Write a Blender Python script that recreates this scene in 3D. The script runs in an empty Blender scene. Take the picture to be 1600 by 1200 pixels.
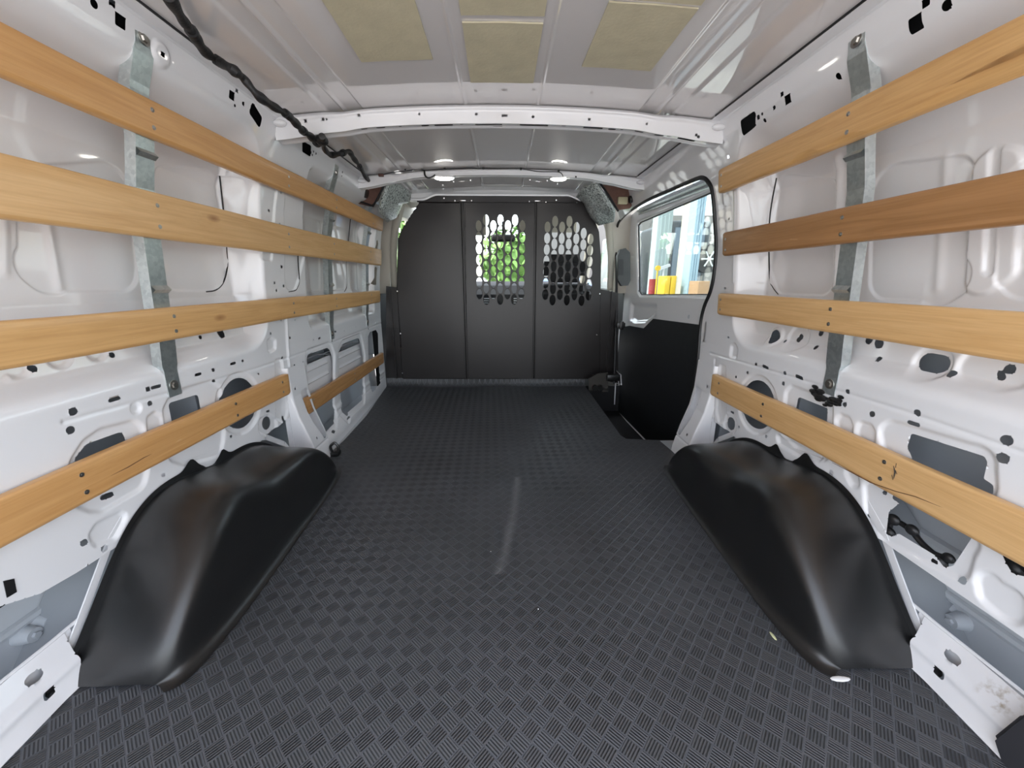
import bpy, bmesh, math, random
import numpy as np
from mathutils import Vector, Matrix
random.seed(7); np.random.seed(7)
SC = bpy.context.scene
COL = SC.collection
# ------------------------------------------------------------------ camera, light, exposure
PITCH = math.radians(15.1); YAW = math.radians(1.3); CH = 0.75; FPX = 600.0
cam = bpy.data.cameras.new('camera'); camo = bpy.data.objects.new('camera', cam); COL.objects.link(camo)
camo.location = (0, 0, CH); camo.rotation_euler = (math.pi/2-PITCH, 0, -YAW)
cam.sensor_width = 36; cam.lens = 36*FPX/1600; cam.clip_start = 0.02; cam.clip_end = 300
SC.camera = camo
world = bpy.data.worlds.new('sky'); SC.world = world; world.use_nodes = True
wn = world.node_tree; wn.nodes.clear()
wo = wn.nodes.new('ShaderNodeOutputWorld'); wb = wn.nodes.new('ShaderNodeBackground'); ws = wn.nodes.new('ShaderNodeTexSky')
ws.sky_type = 'NISHITA'; ws.sun_disc = False; ws.sun_elevation = math.radians(48); ws.sun_rotation = math.radians(-60)
ws.air_density = 1.0; ws.dust_density = 2.5; ws.ozone_density = 1.0
wm = wn.nodes.new('ShaderNodeMixRGB'); wm.inputs[0].default_value = 0.65; wm.inputs[2].default_value = (3.3, 3.28, 3.3, 1)
wn.links.new(ws.outputs[0], wm.inputs[1]); wn.links.new(wm.outputs[0], wb.inputs[0]); wb.inputs[1].default_value = 1.15
wn.links.new(wb.outputs[0], wo.inputs[0])
sl = bpy.data.lights.new('sun', 'SUN'); slo = bpy.data.objects.new('sun', sl); COL.objects.link(slo)
sl.energy = 6.5; sl.angle = math.radians(1.0); sl.color = (1, .95, .88)
slo.rotation_euler = Vector((.66, .16, -.73)).to_track_quat('-Z', 'Y').to_euler(); slo.location = (0, 0, 20)
SC.view_settings.view_transform = 'Standard'; SC.view_settings.look = 'None'
SC.view_settings.gamma = 1; SC.view_settings.use_curve_mapping = False
SC.view_settings.exposure = 0.04
SC.cycles.max_bounces = 14; SC.cycles.diffuse_bounces = 8; SC.cycles.glossy_bounces = 6; SC.cycles.transmission_bounces = 8
SC.cycles.use_denoising = True
# ------------------------------------------------------------------ measuring helpers (from the photo's own geometry)
_c, _s = math.cos(PITCH), math.sin(PITCH); _cy, _sy = math.cos(YAW), math.sin(YAW)
def ray(px, py):
    a = (px-800)/FPX; b = (600-py)/FPX
    x, y, z = a, _c+b*_s, -_s+b*_c
    return (x*_cy+y*_sy, -x*_sy+y*_cy, z)
def atX(px, py, X):
    r = ray(px, py); t = X/r[0]; return (X, r[1]*t, CH+r[2]*t)
def atY(px, py, Y):
    r = ray(px, py); t = Y/r[1]; return (r[0]*t, Y, CH+r[2]*t)
def atZ(px, py, Z):
    r = ray(px, py); t = (Z-CH)/r[2]; return (r[0]*t, r[1]*t, Z)
# ------------------------------------------------------------------ object helpers
def link(o, parent=None):
    COL.objects.link(o)
    if parent is not None: o.parent = parent
    return o
def mesh_obj(name, V, F, mat, parent=None, smooth=True, angle=None):
    me = bpy.data.meshes.new(name)
    me.from_pydata([tuple(map(float, v)) for v in V], [], [tuple(map(int, f)) for f in F]); me.validate()
    me.materials.append(mat)
    if smooth:
        me.shade_smooth()
        if angle:
            me.set_sharp_from_angle(angle=math.radians(angle))
    o = bpy.data.objects.new(name, me)
    return put(o, parent)
def put(o, parent):
    # vertices are written in world coordinates; an Empty parent carries the only offset
    link(o, parent)
    if parent is not None and parent.type == 'EMPTY': o.matrix_parent_inverse = Matrix.Translation(-Vector(parent.location))
    return o
def tag(o, label=None, cat=None, group=None, kind=None):
    if label: o['label'] = label
    if cat: o['category'] = cat
    if group: o['group'] = group
    if kind: o['kind'] = kind
    return o
def thing(name, loc, label, cat, group=None):
    o = bpy.data.objects.new(name, None); o.location = loc; o.empty_display_size = .05; link(o)
    return tag(o, label, cat, group)
class MB:
    def __init__(s): s.V = []; s.F = []
    def add(s, V, F):
        n = len(s.V); s.V += [tuple(v) for v in V]; s.F += [tuple(i+n for i in f) for f in F]; return s
    def box(s, x0, x1, y0, y1, z0, z1):
        V = [(x0,y0,z0),(x1,y0,z0),(x1,y1,z0),(x0,y1,z0),(x0,y0,z1),(x1,y0,z1),(x1,y1,z1),(x0,y1,z1)]
        return s.add(V, [(0,3,2,1),(4,5,6,7),(0,1,5,4),(1,2,6,5),(2,3,7,6),(3,0,4,7)])
    def bbox(s, x0, x1, y0, y1, z0, z1, b=.004, seg=2, M=None):
        bm = bmesh.new(); bmesh.ops.create_cube(bm, size=1)
        for v in bm.verts:
            v.co = Vector(((x0+x1)/2+v.co.x*(x1-x0), (y0+y1)/2+v.co.y*(y1-y0), (z0+z1)/2+v.co.z*(z1-z0)))
        bmesh.ops.bevel(bm, geom=bm.edges[:], offset=b, segments=seg, profile=.5, affect='EDGES')
        return s._bm(bm, M)
    def _bm(s, bm, M=None):
        bm.verts.ensure_lookup_table()
        V = [tuple(M @ v.co) if M else tuple(v.co) for v in bm.verts]; F = [[v.index for v in f.verts] for f in bm.faces]
        bm.free(); return s.add(V, F)
    def cyl(s, p, q, r, r2=None, n=16, caps=True):
        p = Vector(p); q = Vector(q); r2 = r if r2 is None else r2
        d = (q-p).normalized(); a = d.orthogonal().normalized(); b = d.cross(a)
        V = []
        for c, rr in ((p, r), (q, r2)):
            for i in range(n):
                t = 2*math.pi*i/n; V.append(tuple(c+(a*math.cos(t)+b*math.sin(t))*rr))
        F = [(i, (i+1) % n, n+(i+1) % n, n+i) for i in range(n)]
        if caps: F += [tuple(range(n))[::-1], tuple(range(n, 2*n))]
        return s.add(V, F)
    def tube(s, pts, r, n=10, caps=True):
        P = [Vector(p) for p in pts]; m = len(P)
        R = r if isinstance(r, (list, tuple)) else [r]*m
        V = []; prev = None
        for i in range(m):
            d = (P[min(i+1, m-1)]-P[max(i-1, 0)]).normalized()
            if prev is None: a = d.orthogonal().normalized()
            else: a = (prev-d*prev.dot(d)).normalized()
            prev = a; b = d.cross(a)
            for k in range(n):
                t = 2*math.pi*k/n; V.append(tuple(P[i]+(a*math.cos(t)+b*math.sin(t))*R[i]))
        F = [(i*n+k, i*n+(k+1) % n, (i+1)*n+(k+1) % n, (i+1)*n+k) for i in range(m-1) for k in range(n)]
        if caps: F += [tuple(range(n))[::-1], tuple((m-1)*n+k for k in range(n))]
        return s.add(V, F)
    def sph(s, c, r, sx=1, sy=1, sz=1, u=14, v=8):
        bm = bmesh.new(); bmesh.ops.create_uvsphere(bm, u_segments=u, v_segments=v, radius=1)
        for q in bm.verts: q.co = Vector((c[0]+q.co.x*r*sx, c[1]+q.co.y*r*sy, c[2]+q.co.z*r*sz))
        return s._bm(bm)
    def prism(s, poly, axis, a0, a1):
        # poly: 2D points in the plane normal to axis
        def P(u, v, w):
            return {'x': (w, u, v), 'y': (u, w, v), 'z': (u, v, w)}[axis]
        n = len(poly)
        V = [P(u, v, a0) for u, v in poly]+[P(u, v, a1) for u, v in poly]
        F = [(i, (i+1) % n, n+(i+1) % n, n+i) for i in range(n)]+[tuple(range(n))[::-1], tuple(range(n, 2*n))]
        return s.add(V, F)
    def grid(s, P, wrap=False):
        P = np.asarray(P); m, n = P.shape[:2]
        F = [(i*n+j, i*n+j+1, (i+1)*n+j+1, (i+1)*n+j) for i in range(m-1) for j in range(n-1)]
        return s.add(P.reshape(-1, 3), F)
    def build(s, name, mat, parent=None, smooth=True, angle=35, recalc=True):
        o = mesh_obj(name, s.V, s.F, mat, parent, smooth, angle)
        if recalc:
            bm = bmesh.new(); bm.from_mesh(o.data); bmesh.ops.recalc_face_normals(bm, faces=bm.faces[:]); bm.to_mesh(o.data); bm.free()
        return o
def catmull(P, n=8):
    P = [Vector(p) for p in P]; out = []
    for i in range(len(P)-1):
        a = P[max(i-1, 0)]; b = P[i]; c = P[i+1]; d = P[min(i+2, len(P)-1)]
        for k in range(n):
            t = k/n
            out.append(.5*((2*b)+(c-a)*t+(2*a-5*b+4*c-d)*t*t+(-a+3*b-3*c+d)*t**3))
    out.append(P[-1]); return out
# ------------------------------------------------------------------ materials
def nodes(name):
    m = bpy.data.materials.new(name); m.use_nodes = True; nt = m.node_tree
    return m, nt, nt.nodes['Principled BSDF']
def simple(name, col, rough=.5, metal=0, coat=0, coatr=.05, spec=.5, bump=0, bscale=200, var=0, vscale=6, ior=None):
    m, nt, b = nodes(name)
    b.inputs['Base Color'].default_value = (*col, 1); b.inputs['Roughness'].default_value = rough; b.inputs['Metallic'].default_value = metal
    b.inputs['Coat Weight'].default_value = coat; b.inputs['Coat Roughness'].default_value = coatr
    b.inputs['Specular IOR Level'].default_value = spec
    if ior: b.inputs['Coat IOR'].default_value = ior
    tc = nt.nodes.new('ShaderNodeTexCoord')
    if bump:
        n = nt.nodes.new('ShaderNodeTexNoise'); n.inputs['Scale'].default_value = bscale; n.inputs['Detail'].default_value = 3
        nt.links.new(tc.outputs['Object'], n.inputs['Vector'])
        bp = nt.nodes.new('ShaderNodeBump'); bp.inputs['Strength'].default_value = bump; bp.inputs['Distance'].default_value = .002
        nt.links.new(n.outputs['Fac'], bp.inputs['Height']); nt.links.new(bp.outputs[0], b.inputs['Normal'])
    if var:
        n = nt.nodes.new('ShaderNodeTexNoise'); n.inputs['Scale'].default_value = vscale; n.inputs['Detail'].default_value = 5
        nt.links.new(tc.outputs['Object'], n.inputs['Vector'])
        mx = nt.nodes.new('ShaderNodeMixRGB'); mx.inputs[1].default_value = tuple(c*(1-var) for c in col)+(1,); mx.inputs[2].default_value = tuple(min(1, c*(1+var)) for c in col)+(1,)
        nt.links.new(n.outputs['Fac'], mx.inputs[0]); nt.links.new(mx.outputs[0], b.inputs['Base Color'])
    return m
PAINT = simple('white_paint', (.80, .80, .815), .42, coat=1, coatr=.045, var=.02, vscale=3, bump=.02, bscale=14)
ROOFP = simple('roof_paint', (.70, .675, .67), .40, coat=1, coatr=.025, ior=2.1, var=.02, vscale=2, bump=.035, bscale=7)
PRIMER = simple('grey_primer', (.30, .32, .34), .6, coat=.3, coatr=.3, var=.12, vscale=8)
LOWSKIN = simple('pale_primer', (.52, .55, .58), .45, coat=.5, coatr=.15, var=.08, vscale=6)
def grime():
    m = simple('white_paint_with_grime', (.80, .80, .815), .42, coat=1, coatr=.045, bump=.02, bscale=14); nt = m.node_tree; b = nt.nodes['Principled BSDF']
    tc = nt.nodes.new('ShaderNodeTexCoord'); n = nt.nodes.new('ShaderNodeTexNoise'); n.inputs['Scale'].default_value = 55; n.inputs['Detail'].default_value = 6
    vd = nt.nodes.new('ShaderNodeVectorMath'); vd.operation = 'DISTANCE'; vd.inputs[1].default_value = (.84, .475, .065)
    r = nt.nodes.new('ShaderNodeMapRange'); r.inputs[1].default_value = .012; r.inputs[2].default_value = .035; r.inputs[3].default_value = 1; r.inputs[4].default_value = 0
    t = nt.nodes.new('ShaderNodeMapRange'); t.inputs[1].default_value = .47; t.inputs[2].default_value = .62
    k = nt.nodes.new('ShaderNodeMath'); k.operation = 'MULTIPLY'; mx = nt.nodes.new('ShaderNodeMixRGB'); mx.inputs[1].default_value = (.80, .80, .815, 1); mx.inputs[2].default_value = (.42, .36, .28, 1)
    L_ = nt.links.new; L_(tc.outputs['Object'], n.inputs['Vector']); L_(tc.outputs['Object'], vd.inputs[0]); L_(vd.outputs['Value'], r.inputs[0]); L_(n.outputs['Fac'], t.inputs[0])
    L_(r.outputs[0], k.inputs[0]); L_(t.outputs[0], k.inputs[1]); L_(k.outputs[0], mx.inputs[0]); L_(mx.outputs[0], b.inputs['Base Color']); return m
GRIME = grime()
BLKPLA = simple('black_plastic', (.008, .008, .0082), .33, spec=.72, bump=.12, bscale=900)
BLKMAT = simple('black_matte', (.012, .012, .013), .6)
RUBBER = simple('black_rubber', (.008, .008, .009), .45)
PARTM = simple('black_powder_coat', (.012, .0095, .0095), .34, spec=.5, bump=.06, bscale=700, var=.15, vscale=5)
HARN = simple('black_loom', (.012, .012, .013), .55, bump=.6, bscale=160)
SCREWM = simple('steel_screw', (.42, .40, .37), .35, 1)
BOLTM = simple('bright_bolt', (.85, .85, .85), .2, 1)
PAD = simple('butyl_pad', (.52, .475, .335), .7, bump=.35, bscale=120, var=.16, vscale=22)
BEIGE = simple('beige_trim', (.55, .51, .44), .6, bump=.05, bscale=300)
HEADL = simple('grey_headliner', (.50, .48, .44), .9)
SEATM = simple('charcoal_fabric', (.035, .035, .037), .9, bump=.3, bscale=400)
DASHM = simple('dark_dash', (.005, .005, .006), .7, spec=.2)
def speckle():
    m, nt, b = nodes('speckled_foam')
    tc = nt.nodes.new('ShaderNodeTexCoord'); n = nt.nodes.new('ShaderNodeTexNoise'); n.inputs['Scale'].default_value = 110; n.inputs['Detail'].default_value = 4
    r = nt.nodes.new('ShaderNodeValToRGB'); r.color_ramp.elements[0].position = .36; r.color_ramp.elements[1].position = .56
    r.color_ramp.elements[0].color = (.06, .07, .07, 1); r.color_ramp.elements[1].color = (.55, .60, .58, 1)
    nt.links.new(tc.outputs['Object'], n.inputs['Vector']); nt.links.new(n.outputs['Fac'], r.inputs[0]); nt.links.new(r.outputs[0], b.inputs['Base Color'])
    b.inputs['Roughness'].default_value = .32; return m
SPECK = speckle()
BROWNF = simple('brown_fibre', (.16, .085, .065), .85, bump=.4, bscale=200, var=.3, vscale=60)
def galv():
    m, nt, b = nodes('galvanized_steel')
    tc = nt.nodes.new('ShaderNodeTexCoord'); v = nt.nodes.new('ShaderNodeTexVoronoi'); v.inputs['Scale'].default_value = 130
    n = nt.nodes.new('ShaderNodeTexNoise'); n.inputs['Scale'].default_value = 25
    r = nt.nodes.new('ShaderNodeValToRGB'); r.color_ramp.elements[0].color = (.42, .47, .48, 1); r.color_ramp.elements[1].color = (.74, .79, .78, 1)
    mx = nt.nodes.new('ShaderNodeMixRGB'); mx.inputs[0].default_value = .5
    nt.links.new(tc.outputs['Object'], v.inputs['Vector']); nt.links.new(tc.outputs['Object'], n.inputs['Vector'])
    nt.links.new(v.outputs['Color'], mx.inputs[1]); nt.links.new(n.outputs['Fac'], mx.inputs[2]); nt.links.new(mx.outputs[0], r.inputs[0])
    nt.links.new(r.outputs[0], b.inputs['Base Color']); b.inputs['Metallic'].default_value = .85; b.inputs['Roughness'].default_value = .33
    return m
GALV = galv()
def wood(name, c0, c1, seed=0.0):
    m, nt, b = nodes(name)
    tc = nt.nodes.new('ShaderNodeTexCoord'); mp = nt.nodes.new('ShaderNodeMapping')
    mp.inputs['Location'].default_value = (seed, seed*2.3, seed*.7); mp.inputs['Scale'].default_value = (18, 1.3, 18)
    n = nt.nodes.new('ShaderNodeTexNoise'); n.inputs['Scale'].default_value = 2.2; n.inputs['Detail'].default_value = 7; n.inputs['Distortion'].default_value = 1.2; n.inputs['Roughness'].default_value = .62
    mp2 = nt.nodes.new('ShaderNodeMapping'); mp2.inputs['Location'].default_value = (seed, seed, seed); mp2.inputs['Scale'].default_value = (260, 5, 260)
    n2 = nt.nodes.new('ShaderNodeTexNoise'); n2.inputs['Scale'].default_value = 1; n2.inputs['Detail'].default_value = 3
    r = nt.nodes.new('ShaderNodeValToRGB'); r.color_ramp.elements[0].position = .30; r.color_ramp.elements[1].position = .62
    r.color_ramp.elements[0].color = (*c0, 1); r.color_ramp.elements[1].color = (*c1, 1)
    mx = nt.nodes.new('ShaderNodeMixRGB'); mx.blend_type = 'MULTIPLY'; mx.inputs[0].default_value = .17
    r2 = nt.nodes.new('ShaderNodeValToRGB'); r2.color_ramp.elements[0].position = .3; r2.color_ramp.elements[0].color = (.55, .42, .3, 1); r2.color_ramp.elements[1].position = .6
    # knots
    mp3 = nt.nodes.new('ShaderNodeMapping'); mp3.inputs['Location'].default_value = (0, seed*3, seed); mp3.inputs['Scale'].default_value = (0, 2.4, 6.5)
    vo = nt.nodes.new('ShaderNodeTexVoronoi'); vo.inputs['Scale'].default_value = 1
    r3 = nt.nodes.new('ShaderNodeValToRGB'); r3.color_ramp.elements[0].position = .02; r3.color_ramp.elements[0].color = (.35, .2, .1, 1); r3.color_ramp.elements[1].position = .075
    mx3 = nt.nodes.new('ShaderNodeMixRGB'); mx3.blend_type = 'MULTIPLY'; mx3.inputs[0].default_value = .75
    L = nt.links.new
    for a in (mp, mp2, mp3): L(tc.outputs['Object'], a.inputs['Vector'])
    L(mp.outputs[0], n.inputs['Vector']); L(mp2.outputs[0], n2.inputs['Vector']); L(mp3.outputs[0], vo.inputs['Vector'])
    L(n.outputs['Fac'], r.inputs[0]); L(n2.outputs['Fac'], r2.inputs[0]); L(vo.outputs['Distance'], r3.inputs[0])
    L(r.outputs[0], mx.inputs[1]); L(r2.outputs[0], mx.inputs[2]); L(mx.outputs[0], mx3.inputs[1]); L(r3.outputs[0], mx3.inputs[2]); L(mx3.outputs[0], b.inputs['Base Color'])
    b.inputs['Roughness'].default_value = .42; b.inputs['Coat Weight'].default_value = .35; b.inputs['Coat Roughness'].default_value = .22
    bp = nt.nodes.new('ShaderNodeBump'); bp.inputs['Strength'].default_value = .15; bp.inputs['Distance'].default_value = .001
    L(n2.outputs['Fac'], bp.inputs['Height']); L(bp.outputs[0], b.inputs['Normal'])
    return m
def glassm(name, tint=(1, 1, 1), alpha=.0, ior=1.5):
    m = bpy.data.materials.new(name); m.use_nodes = True; nt = m.node_tree; nt.nodes.clear()
    o = nt.nodes.new('ShaderNodeOutputMaterial'); t = nt.nodes.new('ShaderNodeBsdfTransparent'); t.inputs[0].default_value = (*tint, 1)
    g = nt.nodes.new('ShaderNodeBsdfGlossy'); g.inputs['Roughness'].default_value = .0
    f = nt.nodes.new('ShaderNodeFresnel'); ge = nt.nodes.new('ShaderNodeNewGeometry'); mi = nt.nodes.new('ShaderNodeMix')
    mi.inputs[2].default_value = ior; mi.inputs[3].default_value = 1/ior; nt.links.new(ge.outputs['Backfacing'], mi.inputs[0]); nt.links.new(mi.outputs[0], f.inputs[0]); mx = nt.nodes.new('ShaderNodeMixShader')
    nt.links.new(f.outputs[0], mx.inputs[0]); nt.links.new(t.outputs[0], mx.inputs[1]); nt.links.new(g.outputs[0], mx.inputs[2]); nt.links.new(mx.outputs[0], o.inputs[0])
    return m
GLASS = glassm('window_glass', (.86, .91, .89))
def matm():
    # woven-look rubber mat: diagonal cells of fine ribs, alternate cells turned a quarter
    m, nt, b = nodes('rubber_mat')
    L = nt.links.new
    def nd(t, **k):
        n = nt.nodes.new(t)
        for a, v in k.items(): setattr(n, a, v)
        return n
    def ma(op, a, c=None):
        n = nd('ShaderNodeMath', operation=op)
        for i, v in enumerate((a, c)):
            if v is None: continue
            if isinstance(v, (int, float)): n.inputs[i].default_value = v
            else: L(v, n.inputs[i])
        return n.outputs[0]
    tc = nd('ShaderNodeTexCoord'); mp = nd('ShaderNodeMapping'); mp.inputs['Rotation'].default_value = (0, 0, math.radians(43)); L(tc.outputs['Object'], mp.inputs['Vector'])
    sp = nd('ShaderNodeSeparateXYZ'); L(mp.outputs[0], sp.inputs[0])
    C = .0285
    u = ma('DIVIDE', sp.outputs[0], C); v = ma('DIVIDE', sp.outputs[1], C)
    fu = ma('FRACT', ma('ADD', u, 400)); fv = ma('FRACT', ma('ADD', v, 400))
    par = ma('MODULO', ma('ADD', ma('FLOOR', ma('ADD', u, 400)), ma('FLOOR', ma('ADD', v, 400))), 2)
    ru = ma('PINGPONG', ma('MULTIPLY', fu, 12), 1); rv = ma('PINGPONG', ma('MULTIPLY', fv, 12), 1)
    mixr = nd('ShaderNodeMix'); L(par, mixr.inputs[0]); L(ru, mixr.inputs[2]); L(rv, mixr.inputs[3])
    # cell mask: flat gutter between cells
    eu = ma('MULTIPLY', ma('GREATER_THAN', ma('PINGPONG', fu, .5), .045), ma('GREATER_THAN', ma('PINGPONG', fv, .5), .045))
    h = ma('MULTIPLY', mixr.outputs[0], eu)
    bp = nd('ShaderNodeBump'); bp.inputs['Strength'].default_value = .85; bp.inputs['Distance'].default_value = .0016
    L(h, bp.inputs['Height']); L(bp.outputs[0], b.inputs['Normal'])
    n = nd('ShaderNodeTexNoise'); n.inputs['Scale'].default_value = 3.0; n.inputs['Detail'].default_value = 6; L(tc.outputs['Object'], n.inputs['Vector'])
    cr = nd('ShaderNodeValToRGB'); cr.color_ramp.elements[0].color = (.030, .032, .036, 1); cr.color_ramp.elements[1].color = (.050, .053, .060, 1)
    cr.color_ramp.elements[0].position = .3; cr.color_ramp.elements[1].position = .75; L(n.outputs['Fac'], cr.inputs[0])
    # pale gutters paint in specular lines; alternate cell tones paint in rib-direction shading
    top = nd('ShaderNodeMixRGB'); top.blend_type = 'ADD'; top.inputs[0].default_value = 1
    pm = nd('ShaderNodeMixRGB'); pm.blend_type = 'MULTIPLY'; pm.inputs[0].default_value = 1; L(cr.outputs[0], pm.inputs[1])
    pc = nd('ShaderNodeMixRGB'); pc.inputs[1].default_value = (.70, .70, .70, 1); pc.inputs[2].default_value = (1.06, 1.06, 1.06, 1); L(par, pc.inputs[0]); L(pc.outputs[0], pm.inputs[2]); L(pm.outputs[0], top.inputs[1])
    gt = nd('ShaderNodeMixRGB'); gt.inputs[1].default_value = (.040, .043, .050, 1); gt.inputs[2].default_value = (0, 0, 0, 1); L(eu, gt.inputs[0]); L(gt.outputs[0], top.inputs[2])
    tg = nd('ShaderNodeMix', data_type='VECTOR'); L(par, tg.inputs[0]); k_ = math.radians(43)
    tg.inputs[4].default_value = (math.sin(k_), math.cos(k_), 0); tg.inputs[5].default_value = (math.cos(k_), -math.sin(k_), 0); L(tg.outputs[1], b.inputs['Tangent'])
    b.inputs['Anisotropic'].default_value = .75
    # dusty arc-shaped scuff
    so = nd('ShaderNodeSeparateXYZ'); L(tc.outputs['Object'], so.inputs[0])
    yy = so.outputs[1]; arc = ma('ADD', ma('MULTIPLY', ma('POWER', ma('SUBTRACT', 1.52, yy), 2), -.16), .055)
    d = ma('ABSOLUTE', ma('SUBTRACT', so.outputs[0], arc)); sc = ma('MULTIPLY', ma('LESS_THAN', ma('ABSOLUTE', ma('SUBTRACT', yy, 1.11)), .26), ma('MAXIMUM', ma('SUBTRACT', 1, ma('DIVIDE', d, .020)), 0))
    sc = ma('MULTIPLY', sc, ma('MULTIPLY', n.outputs['Fac'], .11))
    st = nd('ShaderNodeMixRGB'); st.blend_type = 'ADD'; st.inputs[0].default_value = 1; L(top.outputs[0], st.inputs[1])
    cmb = nd('ShaderNodeCombineXYZ')
    for i in range(3): L(sc, cmb.inputs[i])
    L(cmb.outputs[0], st.inputs[2])
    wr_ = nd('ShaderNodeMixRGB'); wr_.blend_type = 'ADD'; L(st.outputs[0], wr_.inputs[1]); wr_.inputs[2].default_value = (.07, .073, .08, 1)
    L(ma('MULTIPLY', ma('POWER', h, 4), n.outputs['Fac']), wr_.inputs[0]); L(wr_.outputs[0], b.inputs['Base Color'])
    b.inputs['Roughness'].default_value = .42; b.inputs['Specular IOR Level'].default_value = .7
    return m
MAT = matm()
# ------------------------------------------------------------------ signed distances on sheet metal
def sd_poly(U, V, P, r=0.0):
    P = np.asarray(P, float); n = len(P)
    if r > 0:   # pull corners in, then grow again by r
        c = P.mean(0); A = 0
        for i in range(n):
            j = (i+1) % n; A += P[i][0]*P[j][1]-P[j][0]*P[i][1]
        sgn = 1 if A > 0 else -1; Q = []
        for i in range(n):
            a = P[i-1]; b = P[i]; d = P[(i+1) % n]
            e1 = (b-a)/(np.linalg.norm(b-a)+1e-9); e2 = (d-b)/(np.linalg.norm(d-b)+1e-9)
            n1 = np.array([-e1[1], e1[0]])*sgn; n2 = np.array([-e2[1], e2[0]])*sgn
            k = n1+n2; k = k/max(.5, np.dot(k, k))*2
            Q.append(b+k*r*.999)
        P = np.array(Q)
    d = np.full(U.shape, 1e9); s = np.ones(U.shape)
    for i in range(n):
        a = P[i]; b = P[i-1]; e = b-a; wx = U-a[0]; wy = V-a[1]
        t = np.clip((wx*e[0]+wy*e[1])/(e @ e+1e-12), 0, 1)
        d = np.minimum(d, (wx-e[0]*t)**2+(wy-e[1]*t)**2)
        c1 = V >= a[1]; c2 = V < b[1]; c3 = e[0]*wy > e[1]*wx
        fl = (c1 & c2 & c3) | (~c1 & ~c2 & ~c3); s = np.where(fl, -s, s)
    return s*np.sqrt(d)-r
def sd_circ(U, V, c, r, ry=None):
    ry = r if ry is None else ry
    k = np.sqrt(((U-c[0])/r)**2+((V-c[1])/ry)**2); return (k-1)*min(r, ry)
def sd_seg(U, V, a, b):
    a = np.array(a, float); b = np.array(b, float); e = b-a; t = np.clip(((U-a[0])*e[0]+(V-a[1])*e[1])/(e @ e+1e-12), 0, 1)
    return np.sqrt((U-a[0]-e[0]*t)**2+(V-a[1]-e[1]*t)**2)
def sstep(x): x = np.clip(x, 0, 1); return x*x*(3-2*x)
def cut_grid(U, V, P, hole):
    """U,V (m,n) sheet coordinates, P (m,n,3) points, hole (m,n) signed distance (<0 = cut away)."""
    m, n = U.shape
    du = np.minimum(np.abs(np.gradient(U, axis=0))+np.abs(np.gradient(U, axis=1)), 1)
    dv = np.abs(np.gradient(V, axis=0))+np.abs(np.gradient(V, axis=1))
    cell = np.maximum(du, dv)
    u1 = U[:, 0]; v1 = V[0]
    gu, gv = np.gradient(hole, u1, v1); g = np.sqrt(gu**2+gv**2)+1e-9
    near = np.abs(hole) < .55*cell*np.maximum(g, .3)
    su = np.where(near, -hole*gu/g**2, 0); sv = np.where(near, -hole*gv/g**2, 0)
    dPu = np.gradient(P, u1, axis=0); dPv = np.gradient(P, v1, axis=1)
    P = P+dPu*su[..., None]+dPv*sv[..., None]
    h = np.where(near, 0, hole)
    idx = np.arange(m*n).reshape(m, n)
    q = np.stack([idx[:-1, :-1], idx[1:, :-1], idx[1:, 1:], idx[:-1, 1:]], -1).reshape(-1, 4)
    hf = h.reshape(-1); keep = hf[q].min(1) >= 0; q = q[keep]
    used = np.unique(q); mp = -np.ones(m*n, int); mp[used] = np.arange(len(used))
    return P.reshape(-1, 3)[used], mp[q]
def fast_mesh(name, V, Q, mat, parent=None, smooth=True):
    me = bpy.data.meshes.new(name); nv = len(V); nf = len(Q)
    me.vertices.add(nv); me.vertices.foreach_set('co', np.ascontiguousarray(V, dtype=np.float32).reshape(-1))
    me.loops.add(nf*4); me.loops.foreach_set('vertex_index', np.ascontiguousarray(Q, dtype=np.int32).reshape(-1))
    me.polygons.add(nf); me.polygons.foreach_set('loop_start', np.arange(0, nf*4, 4, dtype=np.int32))
    me.update(calc_edges=True); me.materials.append(mat)
    if smooth: me.shade_smooth()
    o = bpy.data.objects.new(name, me); return put(o, parent)
# ------------------------------------------------------------------ side walls of the cargo bay
def x_flush(z): return np.interp(z, [-.1, .2, .5, .75, 1.0, 1.12, 1.19, 1.215, 1.27, 1.29], [.852, .852, .850, .835, .805, .782, .756, .747, .732, .72])
def x_rec(z):   return np.interp(z, [.49, .54, .57, .60, .65, .70, 1.04, 1.10, 1.15, 1.195, 1.21], [.846, .868, .893, .897, .905, .925, .912, .892, .845, .767, .748])
RECESS = {-1: [[(-.3, .512), (1.415, .512), (1.415, 1.205), (-.3, 1.205)], [(1.70, .530), (2.60, .530), (2.60, 1.205), (1.70, 1.205)]],
          1: [[(-.3, .512), (1.415, .512), (1.415, 1.205), (-.3, 1.205)]]}
def base_x(side, Y, z):
    Y = np.asarray(Y, float); z = np.asarray(z, float)
    X = x_flush(z)
    for k, R in enumerate(RECESS[side]):
        s = sd_poly(Y, z, R, .13 if k == 0 else .05)
        # the lower and fore-aft borders roll softly outward
        m = sstep(np.clip(-s/.05, 0, 1)); X = X+(x_rec(z)-X)*m
    # sill flare at the floor ahead of the wheel arch
    fl = sstep((Y-1.60)/.04)*sstep((.15-z)/.13); X = X-fl*np.interp(Y, [1.6, 2.7], [.062, .0])
    return X
def hit(px, py, side, off=0.0):
    r = ray(px, py); X = .85
    for _ in range(40):
        t = side*X/r[0]; Y = r[1]*t; z = CH+r[2]*t
        X = .6*X+.4*(float(base_x(side, np.array([[Y]]), np.array([[z]]))[0, 0])+off)
    return (Y, z)
def hp(L, side): return [hit(x, y, side) for x, y in L]
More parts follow.
